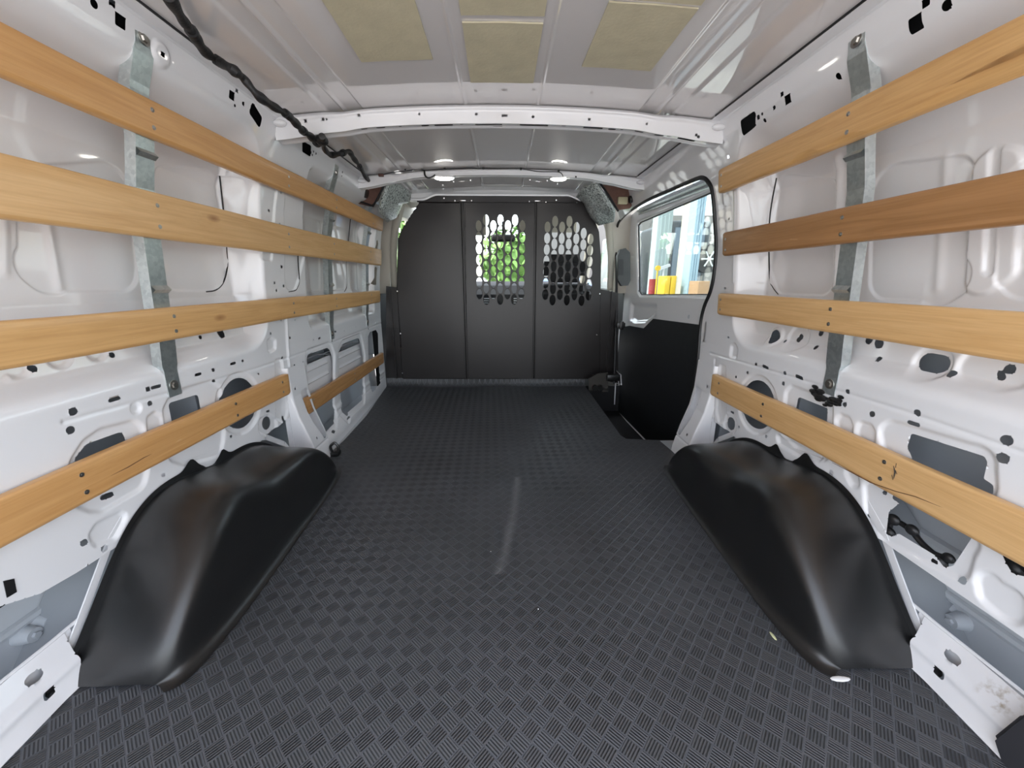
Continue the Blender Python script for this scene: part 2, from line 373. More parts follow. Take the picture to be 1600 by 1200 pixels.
def wall(side, holes, embs, Ymax, extra=None):
    ys = [-.14]
    while ys[-1] < Ymax: ys.append(ys[-1]+(.02 if ys[-1] < .40 else .0026*max(1, .45+.55*ys[-1]/.8)))
    ys = np.array(ys); zs = np.arange(-.02, 1.2701, .0029)
    U, V = np.meshgrid(ys, zs, indexing='ij')
    X = base_x(side, U, V)
    for e in embs:
        kind = e[0]
        if kind == 'poly':
            _, P, r, d, w = e; P = np.array(P); b = w+.02
            i = (ys > P[:, 0].min()-b) & (ys < P[:, 0].max()+b); j = (zs > P[:, 1].min()-b) & (zs < P[:, 1].max()+b)
            ii = np.ix_(i, j)
            if not i.any() or not j.any(): continue
            s = sd_poly(U[ii], V[ii], P, r); X[ii] += d*sstep(.5-s/w)
        elif kind == 'circ':
            _, c, r, d, w = e
            s = sd_circ(U, V, c, r); X += d*sstep(.5-s/w)
        elif kind == 'line':
            _, P, d, w = e
            s = np.full(U.shape, 1e9)
            for a, b in zip(P[:-1], P[1:]): s = np.minimum(s, sd_seg(U, V, a, b))
            X += d*np.exp(-(s/w)**2)
    H = np.full(U.shape, 1.0)
    for h in holes:
        if h[0] == 'poly':
            P = np.array(h[1]); b = .05
            i = (ys > P[:, 0].min()-b) & (ys < P[:, 0].max()+b); j = (zs > P[:, 1].min()-b) & (zs < P[:, 1].max()+b); ii = np.ix_(i, j)
            if not i.any() or not j.any(): continue
            H[ii] = np.minimum(H[ii], sd_poly(U[ii], V[ii], P, h[2]))
        elif h[0] == 'circ': H = np.minimum(H, sd_circ(U, V, h[1], h[2], h[3] if len(h) > 3 else None))
        elif h[0] == 'slot': H = np.minimum(H, sd_seg(U, V, h[1], h[2])-h[3])
    P = np.stack([side*X, U, V], -1)
    return cut_grid(U, V, P, H)
def c5(L, ox, oy, k): return [(ox+x/k, oy+y/k) for x, y in L]
# ---- left wall, features measured on the sheet
L = -1
def H_(px, py, s=L): return hit(px, py, s)
holesL = []
def dotsL(lst, s=L, out=None):
    for x, y, r in lst: (holesL if out is None else out).append(('circ', hit(x, y, s), r))
dotsL([(52,576,.0065),(175,555,.0065),(313,527,.006),(114,643,.008),(110,672,.008),(231,608,.006),(234,630,.006),(333,578,.0055),(335,595,.005),(379,564,.005),
       (131,848,.007),(163,857,.007),(255,742,.005),(404,584,.004),(409,625,.004),(361,682,.005),(405,665,.004),(411,690,.005),
       (147,6,.007),(367,165,.004),(380,162,.005),(250,85,.005),(463,217,.004),(486,238,.004),(490,237,.004),(494,240,.004),(488,242,.004),
       (525,262,.004),(535,269,.005),(534,275,.004),(439,500,.005),(429,442,.005),(432,454,.005),(440,417,.006),(443,447,.005),(422,329,.005),(437,350,.005),(439,301,.005),
       (423,521,.005),(453,528,.005),(441,559,.005),(460,571,.005),(461,500,.004),(490,531,.004),(491,543,.004),(519,533,.004),(538,526,.004),(576,514,.005),(556,511,.004),(538,517,.004),
       (508,587,.005)])
def slot(out, a, b, r, s): out.append(('slot', hit(*a, s), hit(*b, s), r))
for a, b, r in [((172,626),(185,622),.0042),((238,606),(249,603),.0042),((306,586),(313,584),.004),((361,569),(367,567),.004),((344,519),(346,522),.013),((166,777),(178,773),.006),((498,529),(500,528),.005),((523,518),(525,518),.004),
                ((417,643),(420,642),.004),((450,627),(451,630),.004),((444,652),(445,656),.006),((521,676),(523,673),.004),((545,655),(547,651),.004)]: slot(holesL, a, b, r, L)
def sq(out, px, py, h, s, rot=0, r=.002):
    y, z = hit(px, py, s); out.append(('poly', [(y+h*math.cos(rot+k*math.pi/2+math.pi/4)*1.414, z+h*math.sin(rot+k*math.pi/2+math.pi/4)*1.414) for k in range(4)], r))
for px, py, h in [(188,33,.0105),(175,3,.0062),(362,149,.010),(370,141,.005)]: sq(holesL, px, py, h, L)
holesL.append(('poly', hp([(267,630),(313,616),(321,661),(276,676)], L), .010))
cy, cz = hit(377, 630, L)
holesL.append(('circ', (cy, cz), .082))
holesL.append(('circ', hit(419, 661, L), .024))
holesL.append(('poly', hp([(122,717),(140,694),(195,674),(200,685),(203,706),(125,742)], L), .012))
holesL.append(('poly', hp(c5([(208,140),(236,45),(318,180),(296,272)], 350, 150, 5.333), L), .008))
holesL.append(('poly', hp(c5([(652,372),(727,415),(720,507),(652,465)], 350, 150, 5.333), L), .006))
# openings ahead of the C-pillar
OPA = [(703,215),(712,180),(872,125),(890,142),(915,215),(925,640),(930,665),(928,755),(835,852),(785,850),(722,655)]
OPB = [(966,215),(975,140),(1000,92),(1125,42),(1136,55),(1150,120),(1165,210),(1166,475),(1160,560),(1020,682),(1008,670),(985,560)]
for poly, r in [(OPA, .02), (OPB, .02),
                ([(1200,30),(1215,-5),(1265,-25),(1282,5),(1303,420),(1237,497),(1215,430)], .012)]:
    holesL.append(('poly', hp(c5(poly, 350, 520, 5.333), L), r))
for poly in [[(1270,375),(1360,380),(1358,520),(1258,510)], [(1243,690),(1352,705),(1345,925),(1272,920),(1243,820)]]:
    holesL.append(('poly', hp(c5(poly, 420, 330, 8), L), .012))
# the sheet ends above the wheel arch and in the rear corner; it stays whole ahead of the C-pillar
def bottom(s):
    return ('poly', [(-.3, -.2), (1.46, -.2), (1.46, .225), (1.26, .205), (1.20, .16), (1.0, .15), (.84, .18), (.74, .185), (.66, .188), (.60, .195), (.54, .222), (.40, .235), (-.3, .235)] if s < 0 else
            [(-.3, -.2), (1.46, -.2), (1.46, .20), (1.26, .19), (1.20, .16), (1.0, .15), (.86, .17), (.74, .182), (.45, .182), (-.3, .182)], 0)
holesL.append(bottom(-1))
embL = []
def pad(out, poly, s, r=.03, d=.007, w=.012): out.append(('poly', hp(poly, s), r, d, w))
for p, r in [([(110,722),(132,688),(158,670),(208,657),(224,664),(230,700),(232,735),(226,762),(160,800),(142,800),(118,790)], .03),
             ([(256,640),(264,623),(282,610),(330,595),(346,604),(353,640),(350,690),(345,712),(290,727),(266,720)], .025),
             ([(231,652),(243,643),(256,651),(258,700),(234,702)], .012), ([(141,835),(152,818),(188,800),(199,804),(195,817),(181,842),(152,853),(145,848)], .012),
             ([(418,532),(424,527),(431,532),(431,545),(420,551)], .01), ([(431,562),(441,560),(450,640),(446,660),(432,655)], .01),
             ([(405,655),(420,648),(432,655),(434,672),(420,682),(405,676)], .02)]: pad(embL, p, L, r)
embL.append(('circ', (cy, cz), .100, .006, .010))
for p in [([(28,260),(28,430),(60,456),(212,455),(216,420),(200,250)]), ([(242,255),(250,430),(268,454),(335,454),(356,432),(352,270)])]: pad(embL, p, L, .05, .0045, .005)
pad(embL, [(374,275),(375,388),(391,395),(392,406),(425,408),(434,290)], L, .01, .0045, .005)
for p in [([(447,290),(447,452),(461,455),(467,437),(470,300)]), ([(486,300),(486,455),(505,455),(541,452),(547,310)])]: pad(embL, p, L, .03, .006, .005)
def grow(P, k):
    cx = sum(p[0] for p in P)/len(P); cy_ = sum(p[1] for p in P)/len(P); return [(cx+(x-cx)*k, cy_+(y-cy_)*k) for x, y in P]
for P in (OPA, OPB): embL.append(('poly', hp(c5(grow(P, 1.14), 350, 520, 5.333), L), .03, .007, .008))
# strip of dished rounds under the third slat
for a, b in [((16,565),(16,600)), ((82,555),(112,580)), ((148,545),(168,570))]:
    pad(embL, [(a[0]-14, a[1]+6), (a[0]-14, a[1]-20), (b[0]-6, a[1]-26), (b[0]-2, b[1]-14), (b[0]-12, b[1]-4)], L, .02, .006, .01)
embL.append(('line', hp([(100,659),(260,615),(400,576),(520,535),(600,503)], L), .0025, .004))
embL.append(('line', hp([(446,478),(449,540),(456,620)], L), -.006, .006))
embL.append(('line', hp([(380,395),(385,470),(383,520)], L), .003, .004))
for p in [hp([(4,330),(5,425)], L), hp([(77,350),(95,450)], L), hp([(500,350),(502,450)], L), hp([(556,350),(557,450)], L)]: embL.append(('line', p, -.004, .010))
embL.append(('circ', hit(250, 85, L), .022, -.006, .012)); embL.append(('circ', hit(213, 638, L), .012, .006, .008))
# flutes above the sill
embL.append(('line', [(1.66, .085), (2.68, .085)], .003, .004)); embL.append(('line', [(1.66, .125), (2.68, .125)], -.004, .010))
V, Q = wall(-1, holesL, embL, 2.71)
wl = fast_mesh('wall_left', V, Q, PAINT); wl['kind'] = 'structure'
# ---- right wall
R = 1; holesR = []; embR = []
dotsL([(1138,527,.004),(1119,563,.004),(1181,569,.006),(1150,589,.005),(1168,582,.005),(1224,599,.006),(1226,583,.006),(1275,543,.006),(1283,521,.008),(1227,533,.004),
       (1358,532,.009),(1374,561,.006),(1487,584,.007),(1363,647,.007),(1324,612,.006),(1320,632,.006),(1433,645,.007),(1573,688,.009),(1567,716,.009),(1155,667,.004),(1145,687,.005),(1197,682,.005),(1299,738,.006),(1378,770,.005),(1356,806,.006),
       (1503,907,.007),(1479,8,.0075),(1310,119,.006),(1210,168,.005),(1207,119,.003),(1296,58,.004),(1185,183,.006),(1191,178,.004),(1195,188,.005),(1139,342,.005),(1133,451,.005),(1138,245,.005),(1134,345,.004),(1572,577,.0085)], R, holesR)
for a, b, r in [((1214,524),(1215,528),.018),((1249,525),(1250,528),.006),((1245,530),(1246,532),.006),((1193,572),(1199,575),.005),((1245,588),(1252,591),.0055),((1421,660),(1434,664),.0045),((1373,535),(1374,538),.010),
                ((1447,566),(1463,569),.019),((1558,584),(1560,590),.0055),((1394,778),(1408,786),.006),((1110,626),(1110,630),.004),((1114,655),(1113,658),.007),((1143,644),(1146,645),.004),((1129,302),(1130,318),.003),((1103,505),(1100,532),.008),((1108,577),(1109,577),.008)]: slot(holesR, a, b, r, R)
for px, py, h in [(1430,37,.0115),(1447,4,.0065),(1231,155,.010),(1222,147,.005)]: sq(holesR, px, py, h, R)
cyr, czr = hit(1181, 632, R)
holesR.append(('circ', (cyr, czr), .082)); holesR.append(('circ', hit(1140, 662, R), .024))
holesR.append(('poly', hp([(1244,620),(1289,638),(1288,670),(1284,690),(1236,665),(1240,640)], R), .008))
holesR.append(('poly', hp([(1413,698),(1419,677),(1532,713),(1537,722),(1531,748),(1546,758),(1546,775),(1430,740),(1420,716)], R), .006))
holesR.append(('poly', hp([(1380,835),(1384,800),(1402,785),(1414,780),(1430,788),(1514,838),(1492,872),(1484,884),(1470,887),(1456,868),(1400,834),(1388,838)], R), .004))
holesR.append(('poly', hp([(1564,862),(1605,870),(1605,902),(1582,896),(1572,880)], R), .006))
holesR.append(('poly', hp(c5([(1370,205),(1480,128),(1500,145),(1500,250),(1398,332),(1385,310)], 900, 150, 5.333), R), .006))
holesR.append(bottom(1))
# sliding-door opening
DOOR = hp([(1072,720),(1085,620),(1092,560),(1096,500),(1109,462),(1118,430),(1121,380),(1117,310),(1110,283),(1100,276),(1085,278),(1040,300),(1000,318),(975,338),(968,345),(958,350)], R)
DOOR = [(1.635, -.3)]+DOOR[0:]+[(3.2, DOOR[-1][1]-.02), (3.2, -.3)]
holesR.append(('poly', DOOR, .0))
for p, r in [([(1226,612),(1236,602),(1290,622),(1300,634),(1299,700),(1290,722),(1240,700),(1222,680)], .02), ([(1372,668),(1386,658),(1404,660),(1540,700),(1553,716),(1556,765),(1540,800),(1500,790),(1380,720)], .03),
             ([(1348,756),(1358,748),(1400,762),(1535,845),(1520,870),(1512,900),(1500,906),(1380,846),(1352,815)], .02), ([(1337,672),(1342,658),(1360,664),(1366,674),(1364,720),(1338,720)], .012),
             ([(1305,655),(1312,647),(1326,652),(1331,664),(1329,700),(1306,700)], .012), ([(1142,540),(1148,537),(1152,545),(1150,560),(1140,558)], .01), ([(1133,572),(1124,570),(1118,640),(1122,660),(1134,660)], .01),
             ([(1524,905),(1526,890),(1600,930),(1600,985),(1560,962),(1528,935)], .02), ([(1320,740),(1322,712),(1336,724),(1342,762),(1330,760)], .01), ([(1212,676),(1222,684),(1280,712),(1282,722),(1250,714),(1216,694)], .008)]: pad(embR, p, R, r)
embR.append(('circ', (cyr, czr), .100, .006, .010)); embR.append(('circ', hit(1140, 662, R), .042, .006, .010))
pad(embR, [(1204,270),(1203,420),(1216,459),(1296,462),(1306,430),(1308,280)], R, .04, .0045, .005)
pad(embR, [(1362,260),(1358,450),(1372,468),(1480,473),(1502,462),(1511,440),(1525,240)], R, .05, .0045, .005)
pad(embR, [(1592,230),(1584,440),(1600,468),(1680,472),(1690,240)], R, .05, .0045, .005)
pad(embR, [(1538,230),(1524,430),(1530,447),(1560,449),(1568,436),(1586,230)], R, .03, -.007, .012)
pad(embR, [(1551,230),(1541,425),(1551,434),(1556,425),(1568,230)], R, .005, .006, .008)
embR.append(('circ', hit(1455, 568, R), .036, .007, .012)); embR.append(('circ', hit(1247, 529, R), .040, .005, .010)); embR.append(('circ', hit(1214, 526, R), .03, -.006, .012))
pad(embR, [(1502,560),(1512,548),(1600,560),(1615,600),(1570,610),(1515,598)], R, .03, .007, .012)
embR.append(('line', hp([(1309,250),(1306,445)], R), -.006, .010)); embR.append(('line', hp([(1477,250),(1463,450)], R), -.003, .010))
embR.append(('line', hp([(1110,552),(1180,572),(1320,614),(1420,645),(1520,680),(1600,708)], R), .0025, .004))
embR.append(('line', hp([(1117,562),(1115,600),(1114,680)], R), .005, .005))
embR.append(('line', hp([(1148,300),(1146,440)], R), -.004, .004)); embR.append(('line', hp([(1192,300),(1190,440)], R), -.003, .004))
V, Q = wall(1, holesR, embR, 2.71)
wr = fast_mesh('wall_right', V, Q, PAINT); wr['kind'] = 'structure'
def seam(parent, px, side, r=.0022):
    P = [hit(x, y, side) for x, y in px]; P = [(side*(float(base_x(side, np.array([[Y]]), np.array([[z]]))[0, 0])+.001), Y, z) for Y, z in P]
    MB().tube(catmull(P, 6), r, 6).build('panel_seam', RUBBER, parent)
for px in ([(355,275),(352,352),(355,395),(356,415),(350,440),(338,453),(322,456)], [(472,322),(468,366),(466,401),(468,437),(465,449),(461,454),(451,456)], [(548,340),(544,384),(541,411),(542,446),(538,456)], [(515,335),(511,380)]): seam(wl, px, -1)
seam(wr, [(1201,278),(1202,345),(1202,430),(1207,448),(1216,460)], 1)
# outer skins that close the cavities behind the pressed sheets
def skin(name, side, y0, y1, mat):
    z = np.array([-.12, .05, .2, .45, .8, 1.1, 1.22, 1.33]); x = np.array([.97, .985, .99, .995, .985, .94, .90, .80])
    P = np.array([[[side*xx, yy, zz] for zz, xx in zip(z, x)] for yy in np.linspace(y0, y1, 12)])
    o = MB().grid(P).build(name, mat); o['kind'] = 'structure'; return o
skin('wall_outer_left', -1, -.15, 2.9, LOWSKIN)
skin('wall_outer_right', 1, -.15, 1.66, LOWSKIN)
# dark cavity dividers behind the sheet (grey primer), seen only through the openings
for side in (-1, 1):
    m = MB()
    for y in ((.34, .35), (1.08, 1.09), (1.50, 1.51)) if side > 0 else ((.34, .35), (1.08, 1.09), (1.64, 1.65), (2.10, 2.11), (2.62, 2.63)):
        m.box(*(sorted((side*.89, side*.985))), y[0], y[1], .26, .48)
    o = m.build('trim_1' if side < 0 else 'trim_2', PRIMER, smooth=False); o['kind'] = 'structure'
for side in (-1, 1):   # near-black sheet paints in cavity shade behind the pierced roof-rail flange
    o = MB().box(*sorted((side*.800, side*.803)), -.14, 2.70, 1.205, 1.30).build('trim_20' if side < 0 else 'trim_21', simple('rail_cavity_shade', (.02, .02, .022), .8), smooth=False); o['kind'] = 'structure'
# brace panels with pressed ribs seen inside the two front openings, left side
m = MB()
for pts in ([(795,212),(805,636),(690,400),(935,400)], [(1060,112),(1080,448),(960,300),(1190,300)]):
    t, bt, l, r_ = hp(c5(pts, 350, 520, 5.333), L); y0, y1, z0, z1 = l[0]-.02, r_[0]+.03, bt[1]+.012, t[1]-.012
    us = np.linspace(y0, y1, 70); vs = np.linspace(z0, z1, 70); U, V = np.meshgrid(us, vs, indexing='ij')
    X = -.880+0*U
    for k in (.30, .58, .84): X += .008*np.exp(-((V-z0-(z1-z0)*k)/.005)**2)*sstep((U-y0-.03)/.02)*sstep((y1-.03-U)/.02)
    m.grid(np.stack([X, U, V], -1))
    m.grid(np.array([[(-.880, y0, z), (-.880, y1, z), (-.94, y1, z), (-.94, y0, z)] for z in (z1, z1-.004)]))
o = m.build('trim_3', PAINT); o['kind'] = 'structure'
# ------------------------------------------------------------------ floor: mat, sill rails, wheel-arch metal
FE = [(-.86, 2.75), (-.855, 2.70), (-.79, 2.1), (-.778, 1.75), (-.785, 1.5), (-.85, 1.45), (-.85, .57), (-.806, .52), (-.79, -.14), (.79, -.14), (.806, .52), (.85, .57), (.85, 1.45), (.77, 1.52), (.765, 1.60), (.755, 1.715), (.60, 1.735), (.585, 1.78), (.598, 2.50), (.60, 2.75)]
def poly_plate(name, poly, z0, z1, mat, edge=None):
    bm = bmesh.new(); f = bm.faces.new([bm.verts.new((x, y, z1)) for x, y in poly])
    r = bmesh.ops.extrude_face_region(bm, geom=[f])
    for v in r['geom']:
        if isinstance(v, bmesh.types.BMVert): v.co.z = z0
    bmesh.ops.recalc_face_normals(bm, faces=bm.faces[:]); bmesh.ops.triangulate(bm, faces=[f for f in bm.faces if len(f.verts) > 4])
    me = bpy.data.meshes.new(name); bm.to_mesh(me); bm.free(); me.materials.append(mat); o = bpy.data.objects.new(name, me); link(o); return o
mat_o = poly_plate('floor_mat', [(x*.999, y) for x, y in FE if True], -.008, 0, MAT)
# the mat turns up against the partition
ms = MB(); P = []
for k in range(9):
    a = k/8*math.pi/2*.9; P.append([(x, 2.69+.045*math.sin(a), .045-.045*math.cos(a)+.001) for x in np.linspace(-.855, .60, 12)])
P.append([(x, 2.737, .062) for x in np.linspace(-.855, .60, 12)])
ms.grid(np.array(P)); up = ms.build('turned_up_edge', MAT, mat_o)
tag(mat_o, 'black diamond-woven rubber floor mat covering the whole cargo floor', 'floor mat')
fl = MB().box(-.99, .60, -.15, 2.78, -.05, -.009).box(.60, .985, -.15, 1.73, -.05, -.009).build('floor', LOWSKIN, smooth=False); fl['kind'] = 'structure'
# step well at the sliding door
sw = MB().box(.585, .92, 1.74, 2.78, -.24, -.22).box(.580, .598, 1.74, 2.78, -.23, -.006).box(.585, .92, 1.725, 1.74, -.24, -.01).build('trim_4', BLKMAT, smooth=False); sw['kind'] = 'structure'
for side, n in ((-1, 'left'), (1, 'right')):
    # sloping rear sill rail with two cut-outs
    ys = np.arange(-.14, .66, .004); vs = np.linspace(0, 1, 26); U, V = np.meshgrid(ys, vs*.09, indexing='ij')
    k = V/.09; X = .800+.012*np.clip((U-.4)/.15, 0, 1)+.052*k; Z = .001+.082*k
    X = X-.006*np.exp(-((k-.45)/.10)**2)
    yh, _ = (.565, 0); Hh = sd_circ(U, V, (.549, .064), .0135, .0085); Hh = np.minimum(Hh, sd_poly(U, V, [(.534, .022), (.552, .022), (.555, .036), (.538, .037)], .002))
    cut = sd_poly(U, V, [(.60, -.1), (.9, -.1), (.9, .2), (.655, .2), (.60, .03)], 0); Hh = np.minimum(Hh, cut)
    Vv, Qq = cut_grid(U, V, np.stack([side*X, U, Z], -1), Hh)
    o = fast_mesh('trim_5' if side < 0 else 'trim_6', Vv, Qq, PAINT if side < 0 else GRIME); o['kind'] = 'structure'
    # top lip and outer return of the rail, wheel-arch rim
    m = MB(); m.box(*sorted((side*.864, side*.870)), -.14, .63, .0, .083); m.tube([(side*.866, -.14, .084), (side*.866, .60, .084), (side*.862, .655, .09)], .0035, 8)
    arch = [(.60, .02), (.625, .045), (.65, .075), (.69, .125), (.745, .195), (.80, .24), (.86, .262), (.93, .268), (1.02, .255), (1.10, .245), (1.2, .238), (1.3, .20), (1.40, .13), (1.47, .03)]
    for i in range(len(arch)-1):
        (y0, z0), (y1, z1) = arch[i], arch[i+1]
        d = Vector((y1-y0, z1-z0)).normalized(); nn = (-d.y*.028, d.x*.028)
        m.add([(side*.858, y0-nn[0]*-.2, z0+nn[1]*-.2), (side*.858, y1-nn[0]*-.2, z1+nn[1]*-.2), (side*.858, y1+nn[0]*.62, z1+nn[1]*.62), (side*.858, y0+nn[0]*.62, z0+nn[1]*.62),
               (side*.861, y1+nn[0]*.62, z1+nn[1]*.62), (side*.861, y0+nn[0]*.62, z0+nn[1]*.62)], [(0, 1, 2, 3), (3, 2, 4, 5)])
    o = m.build('trim_7' if side < 0 else 'trim_8', PAINT); o['kind'] = 'structure'
    # inner tub of the wheel arch under the liner
    m = MB(); P = []
    for y, z in arch: P.append([(side*x, y+.01, max(z-.02, 0)) for x in (.87, .91, .95, .985)])
    m.grid(np.array(P)); o = m.build('trim_9' if side < 0 else 'trim_10', PRIMER); o['kind'] = 'structure'
# quarter-panel swage lines and clip bosses
for side in (-1, 1):
    m = MB()
    for (px, py) in ([(82,972),(57,992)] if side < 0 else [(1460,952),(1483,971)]):
        x, y, z = atX(px, py, side*.955)
        m.cyl((side*.985, y, z), (side*.957, y, z), .020, .014, 16); m.cyl((side*.958, y, z), (side*.951, y, z), .007, .007, 6)
    m.tube([(side*.985, -.1, .075), (side*.985, .9, .075)], .010, 8); m.tube([(side*.987, -.1, .17), (side*.987, .9, .17)], .014, 8)
    o = m.build('trim_11' if side < 0 else 'trim_12', LOWSKIN); o['kind'] = 'structure'
# ------------------------------------------------------------------ rear-door / sliding-door pillars at the floor
for side in (-1, 1):
    ys = np.linspace(1.455, 1.625, 60); zs = np.linspace(.0, .42, 130); U, V = np.meshgrid(ys, zs, indexing='ij')
    xi = np.interp(V, [0, .03, .12, .22, .30, .42], [.765, .768, .790, .822, .835, .838])
    yo = U-(-.03+.25*np.clip(.1-V, 0, 1))
    ramp = sstep((U-1.455)/.022)*sstep((1.625-U)/.022)
    X = .868-(.868-xi)*ramp
    hole = sd_poly(U, V, [(1.535, .31), (1.582, .315), (1.590, .20), (1.598, .10), (1.575, .075), (1.545, .17)], .010)
    hole = np.minimum(hole, np.minimum(sd_circ(U, V, (1.50, .33), .005), sd_circ(U, V, (1.52, .11), .005)))
    X = X+.004*np.exp(-((V-.075)/.003)**2)
    Vv, Qq = cut_grid(U, V, np.stack([side*X, U, V], -1), hole)
    o = fast_mesh('trim_13' if side < 0 else 'trim_14', Vv, Qq, PAINT); o['kind'] = 'structure'
    b = MB().box(*sorted((side*.862, side*.866)), 1.50, 1.62, .02, .36).build('pocket_back', PRIMER, o, smooth=False)
# ------------------------------------------------------------------ wheel-arch liners
def bspl(C, nu, nv):
    C = np.asarray(C, float)
    def basis(n, m):
        # clamped uniform cubic B-spline
        k = np.concatenate([[0]*3, np.linspace(0, 1, n-2), [1]*3]); t = np.linspace(0, 1-1e-9, m); N = np.zeros((m, n+3))
        for i in range(n+3-0):
            if i < len(k)-1: N[:, i] = (t >= k[i]) & (t < k[i+1])
        for p in range(1, 4):
            M = np.zeros_like(N)
            for i in range(n+3-p):
                a = (t-k[i])/(k[i+p]-k[i])*N[:, i] if k[i+p] > k[i] else 0
                b = (k[i+p+1]-t)/(k[i+p+1]-k[i+1])*N[:, i+1] if i+p+1 < len(k) and k[i+p+1] > k[i+1] else 0
                M[:, i] = a+b
            N = M
        return N[:, :n]
    return np.einsum('ui,vj,ijk->uvk', basis(C.shape[0], nu), basis(C.shape[1], nv), C)
def liner(side, label):
    #      outer (Y,z)      inner-outer       shoulder (Y,z,X)       side wall          floor contact (Y,X)
    st = [((.575, .000), (.572, .004, .78), (.570, .010, .71), (.572, .004, .670), (.576, .660)),
          ((.610, .030), (.590, .040, .78), (.580, .055, .68), (.580, .022, .645), (.584, .638)),
          ((.655, .078), (.635, .090, .78), (.620, .110, .665), (.612, .045, .635), (.616, .626)),
          ((.710, .145), (.695, .150, .78), (.680, .165, .660), (.685, .065, .632), (.690, .622)),
          ((.770, .208), (.760, .210, .78), (.755, .222, .665), (.765, .085, .634), (.770, .622)),
          ((.835, .246), (.835, .250, .79), (.840, .258, .675), (.855, .100, .640), (.862, .628)),
          ((.915, .256), (.920, .252, .80), (.925, .245, .695), (.940, .110, .650), (.950, .632)),
          ((1.00, .235), (1.01, .218, .79), (1.02, .200, .700), (1.03, .110, .655), (1.04, .638)),
          ((1.08, .220), (1.09, .205, .78), (1.11, .218, .668), (1.12, .115, .648), (1.13, .642)),
          ((1.18, .225), (1.18, .212, .77), (1.20, .215, .662), (1.22, .115, .652), (1.22, .648)),
          ((1.27, .195), (1.28, .180, .77), (1.29, .178, .675), (1.30, .090, .660), (1.30, .655)),
          ((1.36, .120), (1.36, .112, .77), (1.37, .105, .685), (1.37, .055, .668), (1.37, .660)),
          ((1.43, .050), (1.43, .045, .77), (1.42, .040, .700), (1.42, .022, .680), (1.42, .672)),
          ((1.47, .000), (1.47, .000, .77), (1.465, .000, .720), (1.455, .000, .700), (1.45, .690))]
    C = []
    for O, I, S, W, Fl in st:
        C.append([(side*.8465, O[0], O[1]), (side*.836, O[0], O[1]+.002), (side*I[2], I[0], I[1]), (side*S[2], S[0], S[1]), (side*(S[2]-.028), S[0]+.002, S[1]*.84), (side*W[2], W[0], W[1]), (side*(Fl[1]+.004), Fl[0], .004), (side*(Fl[1]-.018), Fl[0]-(.016 if Fl[0] < .62 else 0), .0025)])
    P = bspl(C, 110, 60); P[..., 2] = np.maximum(P[..., 2], .0022)
    # outer upstand flange along the wall, its edge running with two scallops
    O = P[:, 0]; d = np.gradient(O[:, 1:], axis=0); d /= np.linalg.norm(d, axis=1)[:, None]+1e-9
    w = np.full(len(O), .011)
    for yc, a, s in ((.965, .028, .022), (1.085, .024, .020)): w += a*np.exp(-((O[:, 1]-yc)/s)**2)
    w -= .020*np.exp(-((O[:, 1]-1.028)/.016)**2); w = np.maximum(w, .003)
    Fg = []
    for k, X in ((1, .8485), (.5, .8475), (0, .8465)):
        Fg.append(np.stack([np.full(len(O), side*X), O[:, 1]-d[:, 1]*w*k, np.maximum(O[:, 2]+d[:, 0]*w*k, .002)], -1))
    G = np.stack(Fg, 1)
    root = thing('wheel_arch_cover', (side*.74, 1.0, 0), label, 'wheel arch cover', 'moulded wheel arch covers')
    m = MB(); m.grid(P); 
    m.build('shell', BLKPLA, root, angle=60)
    m = MB(); m.grid(G); o = m.build('wall_flange', BLKPLA, root, angle=60)
    # near foot on the mat
    m = MB(); m.sph((side*.845, .572, .006), .016, 1, 1.2, .6); m.build('corner_tab', BLKPLA, root)
    b = MB(); 
    for y, z in (atX(205, 853, -.846)[1:],): b.cyl((side*.849, y, z), (side*.843, y, z), .006, n=14)
    b.build('rivet', BOLTM, root)
    return root
liner(-1, 'black moulded wheel arch cover on the left side of the floor mat')
liner(1, 'black moulded wheel arch cover on the right side of the floor mat')
# ------------------------------------------------------------------ galvanised uprights
def strut(side, Y, w, label, top, bot, full=True):
    zs = [bot, bot+.02, bot+.075, .59, .66, .70, .715, .90, 1.06, 1.075, 1.20, 1.215, top]
    xs = {bot: .852, bot+.02: .851, bot+.075: .848}
    def xf(z): return float(np.interp(z, [bot, bot+.06, bot+.075, .60, .70, .85, .95, 1.05, 1.145, 1.205, 1.22, top], [.8480, .8470, .846, .838, .830, .8165, .807, .783, .7725, .748, .744, .736]))
    root = thing('slat_upright', (side*.83, Y, bot), label, 'metal upright', 'galvanised uprights behind the slats')
    hw = w/2; P = []; zs = np.linspace(bot, top, 60)
    m = MB()
    for z in zs:
        foot = z < bot+.068 or z > 1.21
        hh = hw*(.86 if foot else 1)
        X = xf(z); dep = .002 if foot else .024
        P.append([(side*(X+dep), Y-hh, z), (side*X, Y-hh, z), (side*X, Y+hh, z), (side*(X+dep), Y+hh, z)])
    m.grid(np.array(P)); m.build('channel', GALV, root, smooth=False)
    # crimped joggles between slats
    for z in (.728, 1.02):
        m = MB(); m.add([(side*(xf(z)-.001), Y-hw, z-.008), (side*(xf(z)-.001), Y+hw, z-.008), (side*(xf(z)-.010), Y+hw, z), (side*(xf(z)-.010), Y-hw, z), (side*(xf(z)-.001), Y-hw, z+.010), (side*(xf(z)-.001), Y+hw, z+.010)], [(0, 1, 2, 3), (3, 2, 5, 4)])
        m.build('joggle', GALV, root, smooth=False)
    for z in (bot+.028, top-.028):
        X = xf(z); b = MB(); b.cyl((side*X, Y, z), (side*(X-.005), Y, z), .009, .007, 6); b.cyl((side*X, Y, z), (side*(X-.0015), Y, z), .013, n=16)
        b.build('bolt', SCREWM, root)
    return root
strut(-1, .972, .046, 'wide galvanised upright on the left wall nearest the camera', 1.262, .462)
